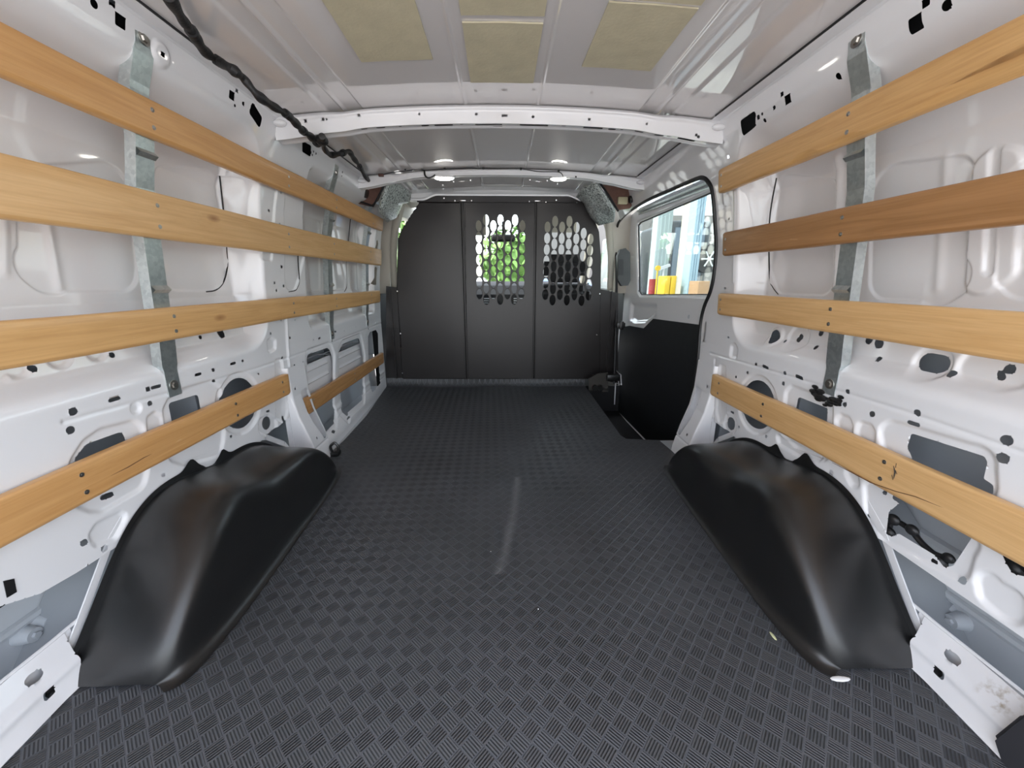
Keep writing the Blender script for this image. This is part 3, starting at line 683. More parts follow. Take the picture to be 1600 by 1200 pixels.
strut(-1, 1.925, .046, 'narrow galvanised upright in the middle of the left wall', 1.245, .468)
strut(-1, 2.44, .046, 'galvanised upright farthest along the left wall, near the partition', 1.22, .475)
strut(1, .945, .046, 'galvanised upright on the right wall behind the slats', 1.262, .462)
# frayed black foam around the foot of the right upright
fr = MB()
for k in range(26):
    y = .945+random.uniform(-.045, .06); z = .462+random.uniform(-.012, .012)-(.02-abs(y-.945)*.4)
    fr.sph((.8475, y, z), random.uniform(.005, .011), .35, 1.5, .7, 8, 6)
tag(fr.build('foam_scrap', RUBBER), 'frayed black foam strip stuck under the foot of the right upright', 'foam')
# ------------------------------------------------------------------ timber slats
W1 = wood('varnished_wood_honey', (.56, .29, .10), (.66, .37, .145), 1.0); W2 = wood('varnished_wood_pale', (.62, .36, .145), (.73, .46, .21), 4.3)
W3 = wood('varnished_wood_brown', (.30, .145, .052), (.41, .21, .085), 2.1); W4 = wood('varnished_wood_golden', (.59, .33, .125), (.70, .42, .175), 7.7)
W5 = wood('varnished_wood_tan', (.36, .18, .06), (.52, .28, .11), 9.2)
GS = {-1: 'wooden slats along the left wall', 1: 'wooden slats along the right wall'}
def slat(side, z0, z1, y0, y1, x_bot, x_top, mat, label, screws, chip=None, split=None):
    root = thing('wooden_slat', (side*(x_bot+x_top)/2, (y0+y1)/2, (z0+z1)/2), label, 'wooden slat', GS[side])
    T = .017; n = int((y1-y0)/.012); ys = np.linspace(y0, y1, n); rnd = np.random.RandomState(int(abs(y0*100+z0*1000)))
    ph = rnd.rand(6)*6
    rows = []
    b = .0045
    for i, y in enumerate(ys):
        e = min(i, n-1-i); inset = .0025 if e == 0 else 0
        wv = .0007*math.sin(y*5+ph[0])+.0005*math.sin(y*13+ph[1])
        c0 = b
        if chip:   # bottom corner planed or broken away over a stretch
            for (ya, yb, cc) in chip:
                if ya < y < yb: c0 = b+cc*math.sin(math.pi*(y-ya)/(yb-ya))
        a0, a1 = z0+wv+inset, z1+wv-inset
        def X(z, d): return side*(x_bot+(x_top-x_bot)*(z-z0)/(z1-z0)+d)
        prof = [(a0+c0*1.6, 0), (a0+c0*.5, .3*c0), (a0, c0), (a0, T), (a1, T), (a1, b), (a1-b*.3, b*.3), (a1-b, 0)]
        mid = [(a0+(a1-a0)*k, 0) for k in (.7, .5, .3)]
        pr_ = prof+mid
        rows.append([(X(z, d+inset), y, z) for z, d in pr_]+[(X(prof[0][0], inset), y, prof[0][0])])
    m = MB(); m.grid(np.array(rows))
    k = len(rows[0])-1; N = len(m.V); m.F.append(tuple(range(k))); m.F.append(tuple(N-1-k-0+j for j in range(k))[::-1])
    m.build('board', mat, root, angle=50)
    for (y, f) in screws:
        z = z0+(z1-z0)*f; x = x_bot+(x_top-x_bot)*f
        s = MB(); s.cyl((side*(x+.001), y, z), (side*(x-.0008), y, z), .0050, .0046, 14); s.cyl((side*(x-.0007), y, z), (side*(x-.0012), y, z), .0016, .0012, 6)
        s.build('screw', SCREWM, root)
    return root
def sc2(*ys, a=.72, b=.26): return [(y, f) for y in ys for f in (a, b)]
def zz(ps, X): return sum(atX(px, py, X)[2] for px, py in ps)/len(ps)
xs = {1: (.762, .752), 2: (.796, .786), 3: (.812, .806), 4: (.830, .828)}
LZ = {}
for k, (b, t) in {1: ([(0,115),(600,362)], [(0,20),(600,345)]), 2: ([(0,340),(594,415)], [(0,252),(594,386)]), 3: ([(0,578),(595,473)], [(0,492),(595,456)]), 4: ([(0,854),(455,617)], [(0,768),(452,587)])}.items():
    LZ[k] = (zz(b, -xs[k][0]), zz(t, -xs[k][1]))
RZ = {}
for k, (b, t) in {1: ([(1600,122),(1124,297)], [(1600,28),(1122,262)]), 2: ([(1600,353),(1128,399)], [(1600,268),(1128,362)]), 3: ([(1600,570),(1121,491)], [(1600,487),(1121,458)]), 4: ([(1600,872),(1110,624)], [(1600,788),(1110,588)])}.items():
    RZ[k] = (zz(b, xs[k][0]), zz(t, xs[k][1]))
slat(-1, *LZ[1], -.05, 2.64, *xs[1], W1, 'honey wooden slat, topmost of the four long levels on the left wall', sc2(.972, 1.925, 2.44)+[(1.52, .7), (1.52, .3)])
slat(-1, *LZ[2], -.05, 2.66, *xs[2], W2, 'pale wooden slat, second from the top on the left wall', sc2(.972, 1.925, 2.44, 1.53))
slat(-1, *LZ[3], -.05, 2.62, *xs[3], W4, 'golden wooden slat, third from the top on the left wall', sc2(.972, 1.925, 2.44, 1.53))
slat(-1, *LZ[4], -.05, atX(453,600,-.83)[1], *xs[4], W1, 'short low wooden slat above the left wheel arch cover', sc2(.70, 1.15, 1.41))
z0 = zz([(482,646),(601,569)], -.83); z1 = zz([(480,620),(600,551)], -.83)
slat(-1, z0, z1, atX(481,630,-.83)[1], atX(600,560,-.83)[1], .830, .828, W5, 'short brown wooden slat ahead of the left pillar, lowest on that wall', sc2(1.62, 2.1, 2.55))
slat(1, *RZ[1], -.05, atX(1122,280,.757)[1], *xs[1], W4, 'wooden slat with chipped lower edge, topmost on the right wall', sc2(.945, atX(1127,280,.757)[1]), chip=[(.45, .82, .016), (1.02, 1.12, .008), (.90, 1.0, .006)])
slat(1, *RZ[2], -.05, atX(1128,380,.79)[1], *xs[2], W3, 'dark brown scratched wooden slat, second from the top on the right wall', sc2(.945, atX(1133,380,.79)[1]))
slat(1, *RZ[3], -.05, atX(1121,475,.81)[1], *xs[3], W2, 'pale golden wooden slat, third from the top on the right wall', sc2(.945, atX(1126,475,.81)[1]))
r4 = slat(1, *RZ[4], -.05, atX(1110,605,.83)[1], *xs[4], W2, 'wooden slat with a black smudge, lowest on the right wall', sc2(.745, 1.15, 1.41))
# dark smudge and split on the lowest right slat, scratches on the brown one
SM = simple('graphite_smudge', (.06, .045, .03), .8); SPL = simple('split_wood', (.16, .075, .03), .8); SCR = simple('raw_scratch', (.75, .55, .33), .7)
def marks(name, parent, side, X, mat, segs, r):
    for pts in segs:
        m = MB()
        P = [atX(x, y, side*(X+.0002)) for x, y in pts]; P = [(side*(X+.0007), p[1], p[2]) for p in P]
        m.tube(P, [r*(.3 if i in (0, len(P)-1) else 1) for i in range(len(P))], 6)
        m.build(name, mat, parent)
marks('smudge', r4, 1, .8275, SM, [[(1396,728),(1398,738),(1396,748)], [(1400,724),(1399,731)], [(1393,742),(1395,750)], [(1399,735),(1401,741)]], .0018)
marks('split', r4, 1, .829, SPL, [[(1300,723),(1330,738),(1360,754),(1400,768),(1430,776),(1480,796)]], .0011)
r2 = [o for o in COL.objects if o.get('label', '').startswith('dark brown scratched')][0]
marks('scratch', r2, 1, .7905, SCR, [[(1267,359),(1290,352),(1320,340)], [(1366,338),(1375,334),(1380,328)], [(1234,374),(1246,374)], [(1300,348),(1325,345)]], .0008)
l4 = [o for o in COL.objects if o.get('label', '').startswith('short low wooden slat')][0]
marks('split', l4, -1, .829, SPL, [[(170,745),(200,730),(225,715),(240,708)]], .0013)
marks('scratch', l4, -1, .829, SCR, [[(263,698),(280,688),(296,680)], [(266,694),(284,684)], [(270,702),(290,692)]], .0007)
# ------------------------------------------------------------------ roof
def roofz(X): return 1.311-.036*(X/.69)**2
xsr = np.linspace(-.745, .745, 520); ysr = np.linspace(-.15, 2.80, 60)
U, V = np.meshgrid(xsr, ysr, indexing='ij'); Z = roofz(U)
for sx in (-1, 1):
    Z -= .0035*np.exp(-((U-sx*.120)/.0035)**2)
    Z += .005*sstep((sx*U-.455)/.008)*sstep((.578-sx*U)/.008)
    Z -= .0045*np.exp(-((U-sx*.520)/.006)**4)
o = fast_mesh('ceiling', *cut_grid(U, V, np.stack([U, V, Z], -1), np.full(U.shape, 1.)), ROOFP); o['kind'] = 'structure'
o = MB().box(-1.0, 1.0, -.15, 2.86, 1.335, 1.345).build('ceiling_outer', LOWSKIN, smooth=False); o['kind'] = 'structure'
for side, n in ((-1, 'trim_15'), (1, 'trim_16')):
    m = MB(); P = []
    for y in np.linspace(-.15, 2.72, 60):
        P.append([(side*.734, y, 1.262), (side*.730, y, 1.2665), (side*.720, y, 1.2670), (side*.702, y, 1.2675), (side*.700, y, 1.2690)])
    m.grid(np.array(P)); o = m.build(n, PAINT); o['kind'] = 'structure'
    s = MB().box(*sorted((side*.699, side*.7025)), -.15, 1.43, 1.2685, 1.275).box(*sorted((side*.699, side*.7025)), 1.51, 2.18, 1.2685, 1.275).build('roof_gap_shade', RUBBER, o)  # black strips paint in the shadow gap along the roof edge
def beam(name, Y, hc, he, wid, label, facedots, under):
    root = thing(name, (0, Y, 1.25), label, 'roof beam', 'white roof cross beams')
    xs_ = np.linspace(-.748, .748, 430)
    def top(x): return roofz(x)-.0035-.004*np.exp(-((np.abs(x)-.52)/.05)**2)
    def hgt(x): return hc+(he-hc)*sstep((np.abs(x)-.45)/.27)
    # rear face, cut with small holes
    ks = np.linspace(0, 1, 22); U, K = np.meshgrid(xs_, ks, indexing='ij'); Hh = hgt(U); Vz = top(U)-K*Hh
    Yy = Y+.008*sstep(1-K/.12)-.006*np.exp(-((K-.22)/.08)**2)+.004*K
    S = np.full(U.shape, 1.)
    for px, py, r in facedots:
        x, _, z = atY(px, py, Y); S = np.minimum(S, sd_circ(U, K*float(hc), (x, float(top(x))-z), r))
    a = cut_grid(U, K*float(hc), np.stack([U, Yy, Vz], -1), S); fast_mesh('rear_face', *a, PAINT, root)
    # underside with slots
    vs = np.linspace(0, wid, 26); U, W_ = np.meshgrid(xs_, vs, indexing='ij'); Vz = top(U)-hgt(U)+.0*W_+.003*np.exp(-((W_-wid/2)/(wid*.3))**4)
    S = np.full(U.shape, 1.)
    for x0, x1, w0, w1, r in under: S = np.minimum(S, sd_poly(U, W_, [(x0, w0), (x1, w0), (x1, w1), (x0, w1)], r))
    a = cut_grid(U, W_, np.stack([U, Y+.004+W_, Vz], -1), S); fast_mesh('underside', *a, PAINT, root)
    U, K = np.meshgrid(xs_[::6], np.linspace(0, 1, 6), indexing='ij')
    MB().grid(np.stack([U, Y+.004+wid+0*K, top(U)-K*hgt(U)], -1)).build('front_face', PAINT, root)
    MB().grid(np.stack([U, Y+.006+K*(wid-.004), top(U)-hgt(U)+.010], -1)).build('slot_shade_sheet', simple('painted_slot_shade', (.05, .05, .05), .8), root)  # dark sheet added above the underside so the slots read as shaded
    for sx in (-1, 1):   # end brackets running onto the rail
        m = MB(); m.sph((sx*.722, Y-.008, 1.243), .015, 1.5, .8, .7)
        m.build('end_bracket', PAINT, root)
    return root
beam('roof_beam', 1.45, .055, .068, .045, 'wide white roof cross beam nearer the camera, pierced with slots', [(561,180,.004),(655,178,.004),(744,178,.0045),(786,180,.004),(791,180,.004),(833,182,.0045),(921,186,.004),(1011,193,.004),(504,185,.004),(510,185,.003),(477,187,.004),(1089,206,.004),(1093,208,.004)],
     [(-.226,-.165,.008,.026,.003),(-.09,-.0,.010,.026,.003),(.06,.155,.010,.026,.003),(.275,.34,.010,.027,.003),(-.27,-.245,.012,.026,.007),(.36,.385,.012,.028,.008),(-.47,-.45,.008,.020,.002),(.52,.55,.010,.022,.002),(.60,.66,.012,.026,.004),(-.42,-.39,.012,.022,.005),(-.14,-.13,.012,.018,.002),(.20,.215,.012,.018,.002),(.45,.48,.014,.022,.004),(-.345,-.335,.012,.020,.004),(.40,.41,.012,.020,.004),(.56,.575,.01,.018,.003),(-.03,.0,.03,.034,.001)])
beam('roof_beam', 2.20, .030, .055, .040, 'white roof cross beam farther from the camera, carrying the thin wire', [(900,276,.004),(812,263,.003),(680,260,.003)],
     [(-.10,-.02,.012,.018,.002),(.03,.11,.012,.018,.002),(.45,.47,.012,.022,.002),(-.45,-.43,.012,.022,.002),(.60,.65,.012,.024,.003)])
# header above the partition
m = MB(); P = []
for x in np.linspace(-.60, .60, 80):
    dz = -.030*sstep((abs(x)-.42)/.10)
    P.append([(x, 2.60, roofz(x)-.002), (x, 2.69, roofz(x)-.004), (x, 2.70, 1.292+dz), (x, 2.712, 1.286+dz), (x, 2.714, 1.278+dz), (x, 2.76, 1.276+dz)])
m.grid(np.array(P)); o = m.build('trim_17', PAINT); o['kind'] = 'structure'
# sound-deadening pads glued under the roof panel
def rpad(name, pts, label):
    m = MB(); n = 26; (xa, ya), (xb, yb), (xc, yc), (xd, yd) = pts; P = []
    rr = np.random.RandomState(len(label))
    for i in range(n):
        row = []
        for j in range(n):
            u, v = i/(n-1), j/(n-1); x = (xa*(1-u)+xb*u)*(1-v)+(xd*(1-u)+xc*u)*v; y = (ya*(1-u)+yb*u)*(1-v)+(yd*(1-u)+yc*u)*v
            row.append((x, y, roofz(x)-.0035-.0003*math.sin(9*u+4*v*v*5)))
        P.append(row)
    P = np.array(P); m.grid(P)
    for e in (P[0], P[-1], P[:, 0], P[:, -1]): m.grid(np.stack([e, e+np.array([0, 0, .003])], 1))
    o = m.build(name, PAD, angle=50); tag(o, label, 'sound deadening pad', 'tan pads stuck to the roof panel'); return o
rpad('sound_pad', [(-.362, .55), (-.177, .55), (-.179, 1.19), (-.364, 1.19)], 'tan sound deadening pad on the roof, leftmost of the pads')
rpad('sound_pad', [(-.088, .55), (.094, .55), (.094, 1.018), (-.088, 1.018)], 'tan sound deadening pad on the roof, middle row, nearer the camera')
rpad('sound_pad', [(-.088, 1.043), (.094, 1.043), (.092, 1.313), (-.091, 1.313)], 'tan sound deadening pad on the roof, middle row, farther back by the beam')
rpad('sound_pad', [(.222, .965), (.410, .965), (.402, 1.213), (.215, 1.213)], 'tan sound deadening pad on the right of the roof, whole panel in view')
rpad('sound_pad', [(.222, .55), (.410, .55), (.410, .955), (.222, .955)], 'tan sound deadening pad on the right of the roof, mostly above the picture')
# ------------------------------------------------------------------ wiring
HP = [(262,-8),(285,30),(300,50),(318,78),(340,95),(362,108),(380,122),(402,148),(425,165),(447,178),(460,190),(472,203),(484,212),(494,222),(499,224),(503,213),(507,232),(517,242),(532,240),(545,237),(553,248),(562,260),(570,274),(579,286)]
pts = []
for i, (x, y) in enumerate(HP):
    p = Vector(atZ(x, y, 1.248 if i < 5 or i > 18 else (1.20 if 7 <= i <= 16 else 1.225)))
    if abs(p.x) > .712: p = Vector(atX(x, y, -.712))
    pts.append(p)
cp = catmull(pts, 7); n = len(cp)
rad = [(.0100+.0016*math.sin(i*.9)+.0012*math.sin(i*.37+1))*(1 if i < n*.62 else .95) for i in range(n)]
root = thing('wire_harness', tuple(pts[0]), 'thick black taped wire harness snaking along the left roof edge', 'wire harness')
MB().tube(cp, rad, 12).build('loom', HARN, root)
for i in (14, 28, 63, 78, 92, 108, 128, 147):
    if i < n-1:
        d = (cp[i+1]-cp[i]).normalized(); MB().cyl(cp[i]-d*.006, cp[i]+d*.006, rad[i]*1.25, n=14).build('clip', RUBBER, root)
for i in (101, 108): MB().sph(cp[i], .017, 1, 1.2, .9).build('grommet', RUBBER, root)
root = thing('thin_wire', (-.5, 2.19, 1.27), 'thin black wire with clips strung across the far roof beam', 'wire')
WP = [(592,275),(610,270),(635,267),(655,264),(665,266),(695,264),(715,263),(735,262),(755,264),(785,264),(815,264),(840,268),(873,269),(880,276)]
wp = catmull([atY(x, y, 2.188) for x, y in WP], 6); MB().tube(wp, .0022, 6).build('wire', RUBBER, root)
for x, y in [(633,264),(695,263),(755,263),(814,264),(873,267)]: MB().sph(atY(x, y, 2.188), .006).build('wire_clip', RUBBER, root)
MB().tube(catmull([atY(x, y, 2.185) for x, y in [(663,266),(664,274),(669,278),(676,276),(680,273)]], 5), .004, 8).build('tail', RUBBER, root)
MB().bbox(*[c for c in (atY(591,268,2.188)[0], atY(599,268,2.188)[0])], 2.182, 2.194, 1.262, 1.275, .002).build('connector', simple('brown_plastic', (.12, .05, .04), .5), root)
def lampm():
    m = bpy.data.materials.new('lamp_glow'); m.use_nodes = True; nt = m.node_tree; b = nt.nodes['Principled BSDF']
    b.inputs['Emission Color'].default_value = (1, .95, .86, 1); b.inputs['Emission Strength'].default_value = 22; b.inputs['Base Color'].default_value = (.9, .9, .9, 1); return m
LAMP = lampm()
for px, w, lab in ((694, .050, 'lit white dome lamp under the far roof beam, left one'), (873, .042, 'lit white dome lamp under the far roof beam, right one')):
    x, y, z = atY(px, 272, 2.225)
    root = thing('dome_lamp', (x, y, 1.262), lab, 'dome lamp', 'dome lamps on the far roof beam')
    m = MB(); m.sph((x, y+.005, 1.266), 1, w, .022, .010, 20, 10); m.build('lens', LAMP, root)
    m = MB(); m.sph((x, y+.005, 1.271), 1, w*1.12, .026, .008, 20, 8); m.build('bezel', PAINT, root)
# ------------------------------------------------------------------ steel partition
YP = 2.735
root = thing('partition', (0, YP, 0), 'black steel bulkhead partition with oval see-through holes', 'partition')
def pv(L): return [(atY(x, y, YP)[0], atY(x, y, YP)[2]) for x, y in L]
def ppanel(name, poly, ovals):
    P = np.array(pv(poly)); x0, x1 = P[:, 0].min(), P[:, 0].max(); z0, z1 = P[:, 1].min(), P[:, 1].max()
    xs_ = np.arange(x0-.006, x1+.010, .0027 if ovals else .006); zs_ = np.arange(z0-.006, z1+.010, .0027 if ovals else .006); U, V = np.meshgrid(xs_, zs_, indexing='ij')
    S = -sd_poly(U, V, P, .004)
    for c in ovals:
        i = np.abs(xs_-c[0]) < .04; j = np.abs(zs_-c[1]) < .06; ii = np.ix_(i, j); S[ii] = np.minimum(S[ii], sd_circ(U[ii], V[ii], c, .0200, .0345))
    Yy = YP+.0015*np.sin(U*9)*np.sin(V*5)+0*U
    Vv, Qq = cut_grid(U, V, np.stack([U, Yy, V], -1), S); o = fast_mesh(name, Vv, Qq, PARTM, root)
    md = o.modifiers.new('gauge', 'SOLIDIFY'); md.thickness = .0025; md.offset = 0
    return o
def k4(x, y): return atY(700+x/6.154, 320+y/6.154, YP)
cen = []; 
for ci, x in enumerate((296, 365, 436, 505, 577, 645, 716)):
    for k in range(7 if ci % 2 == 0 else 8):
        p = k4(x-1.2*k*(ci-2)*.4, (203 if ci % 2 == 0 else 148)+109.0*k); cen.append((p[0], p[2]))
rig = []
for ci, (x, y0, n) in enumerate(((957, 215, 7), (1030, 160, 8), (1097, 216, 7), (1168, 161, 8), (1237, 219, 7), (1305, 275, 7), (1370, 330, 6))):
    for k in range(n): p = k4(x-3.6*k*1.0, y0+108.2*k); rig.append((p[0], p[2]))
ppanel('left_panel', [(629,592),(620,450),(622,372),(628,358),(655,316),(724,316),(728,592)], [])
ppanel('door_panel', [(730,592),(726,316),(837,316),(833,592)], cen)
ppanel('right_panel', [(835,592),(839,316),(914,316),(921,322),(936,362),(939,400),(937,592)], rig)
# folded flanges at the two seams, top rail, side wings
for (xa, xb) in ((atY(725,450,YP)[0], 0), (atY(836,450,YP)[0], 0)):
    o = MB().bbox(xa-.010, xa+.010, YP-.020, YP+.006, .055, 1.245, .0012).box(xa-.022, xa+.026, YP+.0025, YP+.006, .055, 1.25).build('seam_flange', PARTM, root, smooth=False)
    MB().box(xa-.003, xa+.003, YP-.0215, YP-.018, .06, 1.24).build('seam_shade_strip', simple('painted_seam_shade', (.003, .003, .003), .9, spec=.1), o, smooth=False)  # black strip on the solid post paints in the groove's shade
tr = MB(); tr.bbox(atY(652,312,YP)[0], atY(917,312,YP)[0], YP-.014, YP+.006, 1.240, 1.284, .002); tr.build('top_rail', PARTM, root, smooth=False)
wgL = pv([(603,592),(603,447),(621,449),(630,592)]); wgR = pv([(936,592),(938,452),(966,458),(966,600)])
MB().prism(wgL, 'y', YP+.004, YP+.008).build('side_wing', PARTM, root, smooth=False)
MB().prism(wgR, 'y', YP+.004, YP+.008).build('side_wing', PARTM, root, smooth=False)
x = atY(613,500,YP)[0]; MB().bbox(x-.004, x+.004, YP-.012, YP+.004, .06, .69, .001).build('wing_fold', PARTM, root, smooth=False)
x = atY(952,520,YP)[0]; MB().bbox(x-.004, x+.004, YP-.012, YP+.004, .06, .68, .001).build('wing_fold', PARTM, root, smooth=False)
for px, py in [(662,313),(711,314),(737,314),(827,315),(853,316),(901,317),(694,310),(869,313),(621,455),(626,521),(629,583),(937,459),(932,523),(927,586),(727,548)]:
    x, y, z = atY(px, py, YP-.014 if py < 330 else YP-.002); y0 = YP-.0145 if py < 330 else YP-.001
    MB().cyl((x, y0, z), (x, y0-.006, z), .0055, .0045, 6).build('bolt', BOLTM, root)
for px in (723.5, 840): MB().bbox(atY(px-4.5,314,YP)[0], atY(px+4.5,314,YP)[0], YP-.017, YP-.012, 1.247, 1.2525, .001).build('shim', BOLTM, root)
# ------------------------------------------------------------------ corner covers beside the header
def cover(side, pl, pb, label):
    root = thing('corner_cover', (side*.65, 2.55, 1.2), label, 'corner cover', 'speckled foam covers at the header corners')
    m = MB(); A = [Vector(atY(x, y, Y)) for x, y, Y in pl]
    c = sum(A, Vector())/len(A)
    n = len(A); bm = bmesh.new(); vs = [bm.verts.new(p) for p in A]; cc = bm.verts.new(c+Vector((-side*.01, -.045, -.01)))
    for i in range(n): bm.faces.new((vs[i], vs[(i+1) % n], cc))
    bmesh.ops.subdivide_edges(bm, edges=bm.edges[:], cuts=3, use_grid_fill=True, smooth=.6)
    for q in bm.verts: q.co += Vector((0, .004*math.sin(q.co.x*70), 0))
    m._bm(bm); o = m.build('face', SPECK, root, angle=60)
    sd = o.modifiers.new('thick', 'SOLIDIFY'); sd.thickness = .012; sd.offset = -1
    MB().tube([Vector(atY(x, y, Y)) for x, y, Y in pb], .006, 8).build('edge_seal', RUBBER, root)
    return root
cl = cover(-1, [(590,328,2.36),(603,284,2.32),(632,286,2.55),(640,300,2.66),(638,313,2.69),(628,316,2.69),(617,338,2.69),(603,346,2.60)], [(603,283,2.30),(592,306,2.32),(583,322,2.34),(560,314,2.36)], 'speckled grey foam cover in the upper left corner of the partition')
cr = cover(1, [(934,285,2.40),(962,326,2.42),(960,344,2.60),(936,350,2.68),(925,338,2.69),(914,316,2.69),(902,305,2.66),(912,292,2.5)], [(936,284,2.38),(950,304,2.40),(966,330,2.42)], 'speckled grey foam cover in the upper right corner of the partition')
def fibre(parent, L):
    m = MB(); A = [Vector(atY(x, y, Y)) for x, y, Y in L]; bm = bmesh.new(); bm.faces.new([bm.verts.new(p) for p in A]); r = bmesh.ops.extrude_face_region(bm, geom=bm.faces[:])
    for v in r['geom']:
        if isinstance(v, bmesh.types.BMVert): v.co.y += .02
    m._bm(bm); return m.build('fibre_back', BROWNF, parent, smooth=False)
fibre(cl, [(556,296,2.36),(603,279,2.36),(590,312,2.36),(578,322,2.36),(560,318,2.36),(545,308,2.36)])
fibre(cr, [(938,286,2.44),(968,290,2.44),(1000,300,2.44),(985,325,2.44),(965,328,2.44)])
MB().cyl(atY(556,297,2.33), atY(574,303,2.33), .030, .024, 14).build('plug', BLKPLA, cl)
MB().cyl(atY(983,312,2.42), atY(999,308,2.42), .020, .020, 14).build('plug', BLKPLA, cr)
MB().bbox(*sorted((atY(965,312,2.425)[0], atY(980,312,2.425)[0])), 2.41, 2.43, atY(970,319,2.42)[2], atY(970,308,2.42)[2], .003).build('tan_block', simple('tan_foam', (.42, .38, .25), .8), cr)
# ------------------------------------------------------------------ sliding door (door_1) with its glass (window_1)
XD = .885
def dp(L, X=XD): return [(atX(x, y, X)[1], atX(x, y, X)[2]) for x, y in L]
ys = np.arange(1.50, 2.86, .006); zs = np.arange(-.26, 1.26, .006); U, V = np.meshgrid(ys, zs, indexing='ij')
outer = dp([(960,592),(966,470),(968,360),(976,346),(1000,326),(1060,298),(1100,282),(1125,290)])
WIN = dp([(994,352),(998,347),(1117,296),(1117,461),(1000,461),(996,455)])
X = XD+0*U-.012*sstep((V-1.19)/.04)
trimP = dp([(962,600),(965,512),(985,509),(1007,513),(1022,498),(1098,508),(1110,720),(1008,686),(962,640)])
X += .020*sstep(.5-sd_poly(U, V, dp([(986,475),(1026,478),(1022,490),(1008,502),(992,503),(984,498)]), .01)/.03)
X += .018*sstep(.5-sd_poly(U, V, WIN, .02)/.025)
X += .020*sstep((.66-V)/.02)*sstep((V-.60)/.03)*0
Hh = sd_poly(U, V, WIN, .018)
for px, py, r in [(1076,495,.010),(973,490,.006),(982,503,.005),(987,503,.005)]:
    y, z = dp([(px, py)])[0]; Hh = np.minimum(Hh, sd_circ(U, V, (y, z), r))
dpoly = dp([(958,634),(966,470),(968,360),(976,345),(1000,325),(1050,301),(1085,286),(1140,262)])+[(1.50, 1.25), (1.50, -.26), (2.05, -.26)]
Hh = np.minimum(Hh, -sd_poly(U, V, dpoly, .0))
a = cut_grid(U, V, np.stack([X, U, V], -1), Hh)
d1 = fast_mesh('door_1', *a, PAINT); d1['kind'] = 'structure'
m = MB().prism(trimP, 'x', XD-.006, XD-.001); m.build('lower_trim_panel', simple('scuffed_black_board', (.008, .009, .011), .5, bump=.1, bscale=30, var=.6, vscale=25), d1, smooth=False)
fl_ = [atX(x, y, .835) for x, y in [(968,512),(964,560),(962,578),(970,586),(971,601),(962,598),(960,632)]]
MB().tube(fl_, .0045, 6).build('front_flange', PAINT, d1)
m = MB().tube([(XD-.006, y, z) for y, z in dp([(967,590),(969,603),(960,607),(958,634),(975,652),(1012,690)])], .006, 6); m.build('edge_flange', PAINT, d1)
m = MB().prism(WIN, 'x', XD+.020, XD+.024); w1 = m.build('window_1', GLASS, smooth=False); w1['kind'] = 'structure'
WL = [(XD+.017, y, z) for y, z in WIN]; WL.append(WL[0]); m = MB().tube(WL, .006, 8); m.build('window_gasket', RUBBER, w1)
m = MB().bbox(XD+.03, XD+.10, 1.5, 2.85, -.26, .655, .005); o = m.build('door_skin', LOWSKIN, d1, smooth=False)
# guide rails above the glass
m = MB(); q = dp([(1000,330),(1113,283)]); (ya, za), (yb, zb) = q
m.tube([(XD-.01, ya, za+.0), (XD-.012, yb, zb)], .010, 8).tube([(XD-.004, ya, za-.016), (XD-.006, yb, zb-.02)], .006, 8); m.build('guide_rail', GALV, d1)
# black weatherstrip round the door opening
SEAL = [(1064,712),(1078,640),(1085,600),(1091,560),(1095,510),(1101,480),(1111,455),(1117,425),(1120,385),(1118,345),(1114,300),(1108,285),(1099,278),(1085,281),(1050,296),(1012,313),(985,330),(972,342),(966,352),(963,375),(964,420),(964,470),(962,540),(960,600)]
def sealpt(x, y):
    Y, z = hit(x, y, 1); X = float(base_x(1, np.array([[Y]]), np.array([[z]]))[0, 0])
    if x < 1000:
        t = (1000-x)/40; X = X*(1-min(1, t))+.80*min(1, t); p = atX(x, y, X); return (X-.004, p[1], p[2])
    return (X-.001, Y, z)
sp_ = catmull([sealpt(*p) for p in SEAL], 8)
se = MB().tube(sp_, .0085, 8).build('door_seal', RUBBER); tag(se, 'black rubber seal framing the sliding door opening', 'door seal')
# striker plate behind the seal, check strap and hooks
root = thing('door_bumper', atX(978,418,.80), 'grey-black plastic bumper block beside the sliding door window', 'bumper')
p = [(atY(x, y, 2.62)[0], atY(x, y, 2.62)[2]) for x, y in [(964,400),(968,390),(976,388),(983,395),(984,438),(980,446),(970,447),(964,436)]]
MB().prism(p, 'y', 2.60, 2.64).build('body', simple('dark_grey_plastic', (.025, .025, .025), .5), root)
q = [(atY(x, y, 2.595)[0], atY(x, y, 2.595)[2]) for x, y in [(966,405),(974,405),(974,430),(966,430)]]; MB().prism(q, 'y', 2.594, 2.60).build('recess', BLKMAT, root, smooth=False)
root = thing('door_latch', atX(970,508,.80), 'small black latch on the front edge of the sliding door', 'latch')
x, y, z = atY(970, 508, 2.60); MB().bbox(x-.03, x+.025, 2.58, 2.62, z-.018, z+.018, .004).bbox(x-.012, x+.012, 2.57, 2.60, z-.028, z+.028, .003).build('body', BLKPLA, root)
root = thing('hinge_arm', atY(940,600,2.6), 'dark metal hinge arm at the front foot of the sliding door', 'hinge')
def yp(L, Y): return [(atY(x, y, Y)[0], atY(x, y, Y)[2]) for x, y in L]
MB().prism(yp([(920,592),(934,584),(950,582),(950,608),(920,610)], 2.60), 'y', 2.60, 2.615).build('bracket', simple('dark_bracket', (.055, .05, .045), .5, .3), root, smooth=False)
x0, _, z0 = atY(948,590,2.58); x1, _, _ = atY(968,590,2.58); MB().bbox(x0, x1, 2.56, 2.60, z0-.022, z0+.022, .004).build('arm', BLKPLA, root)
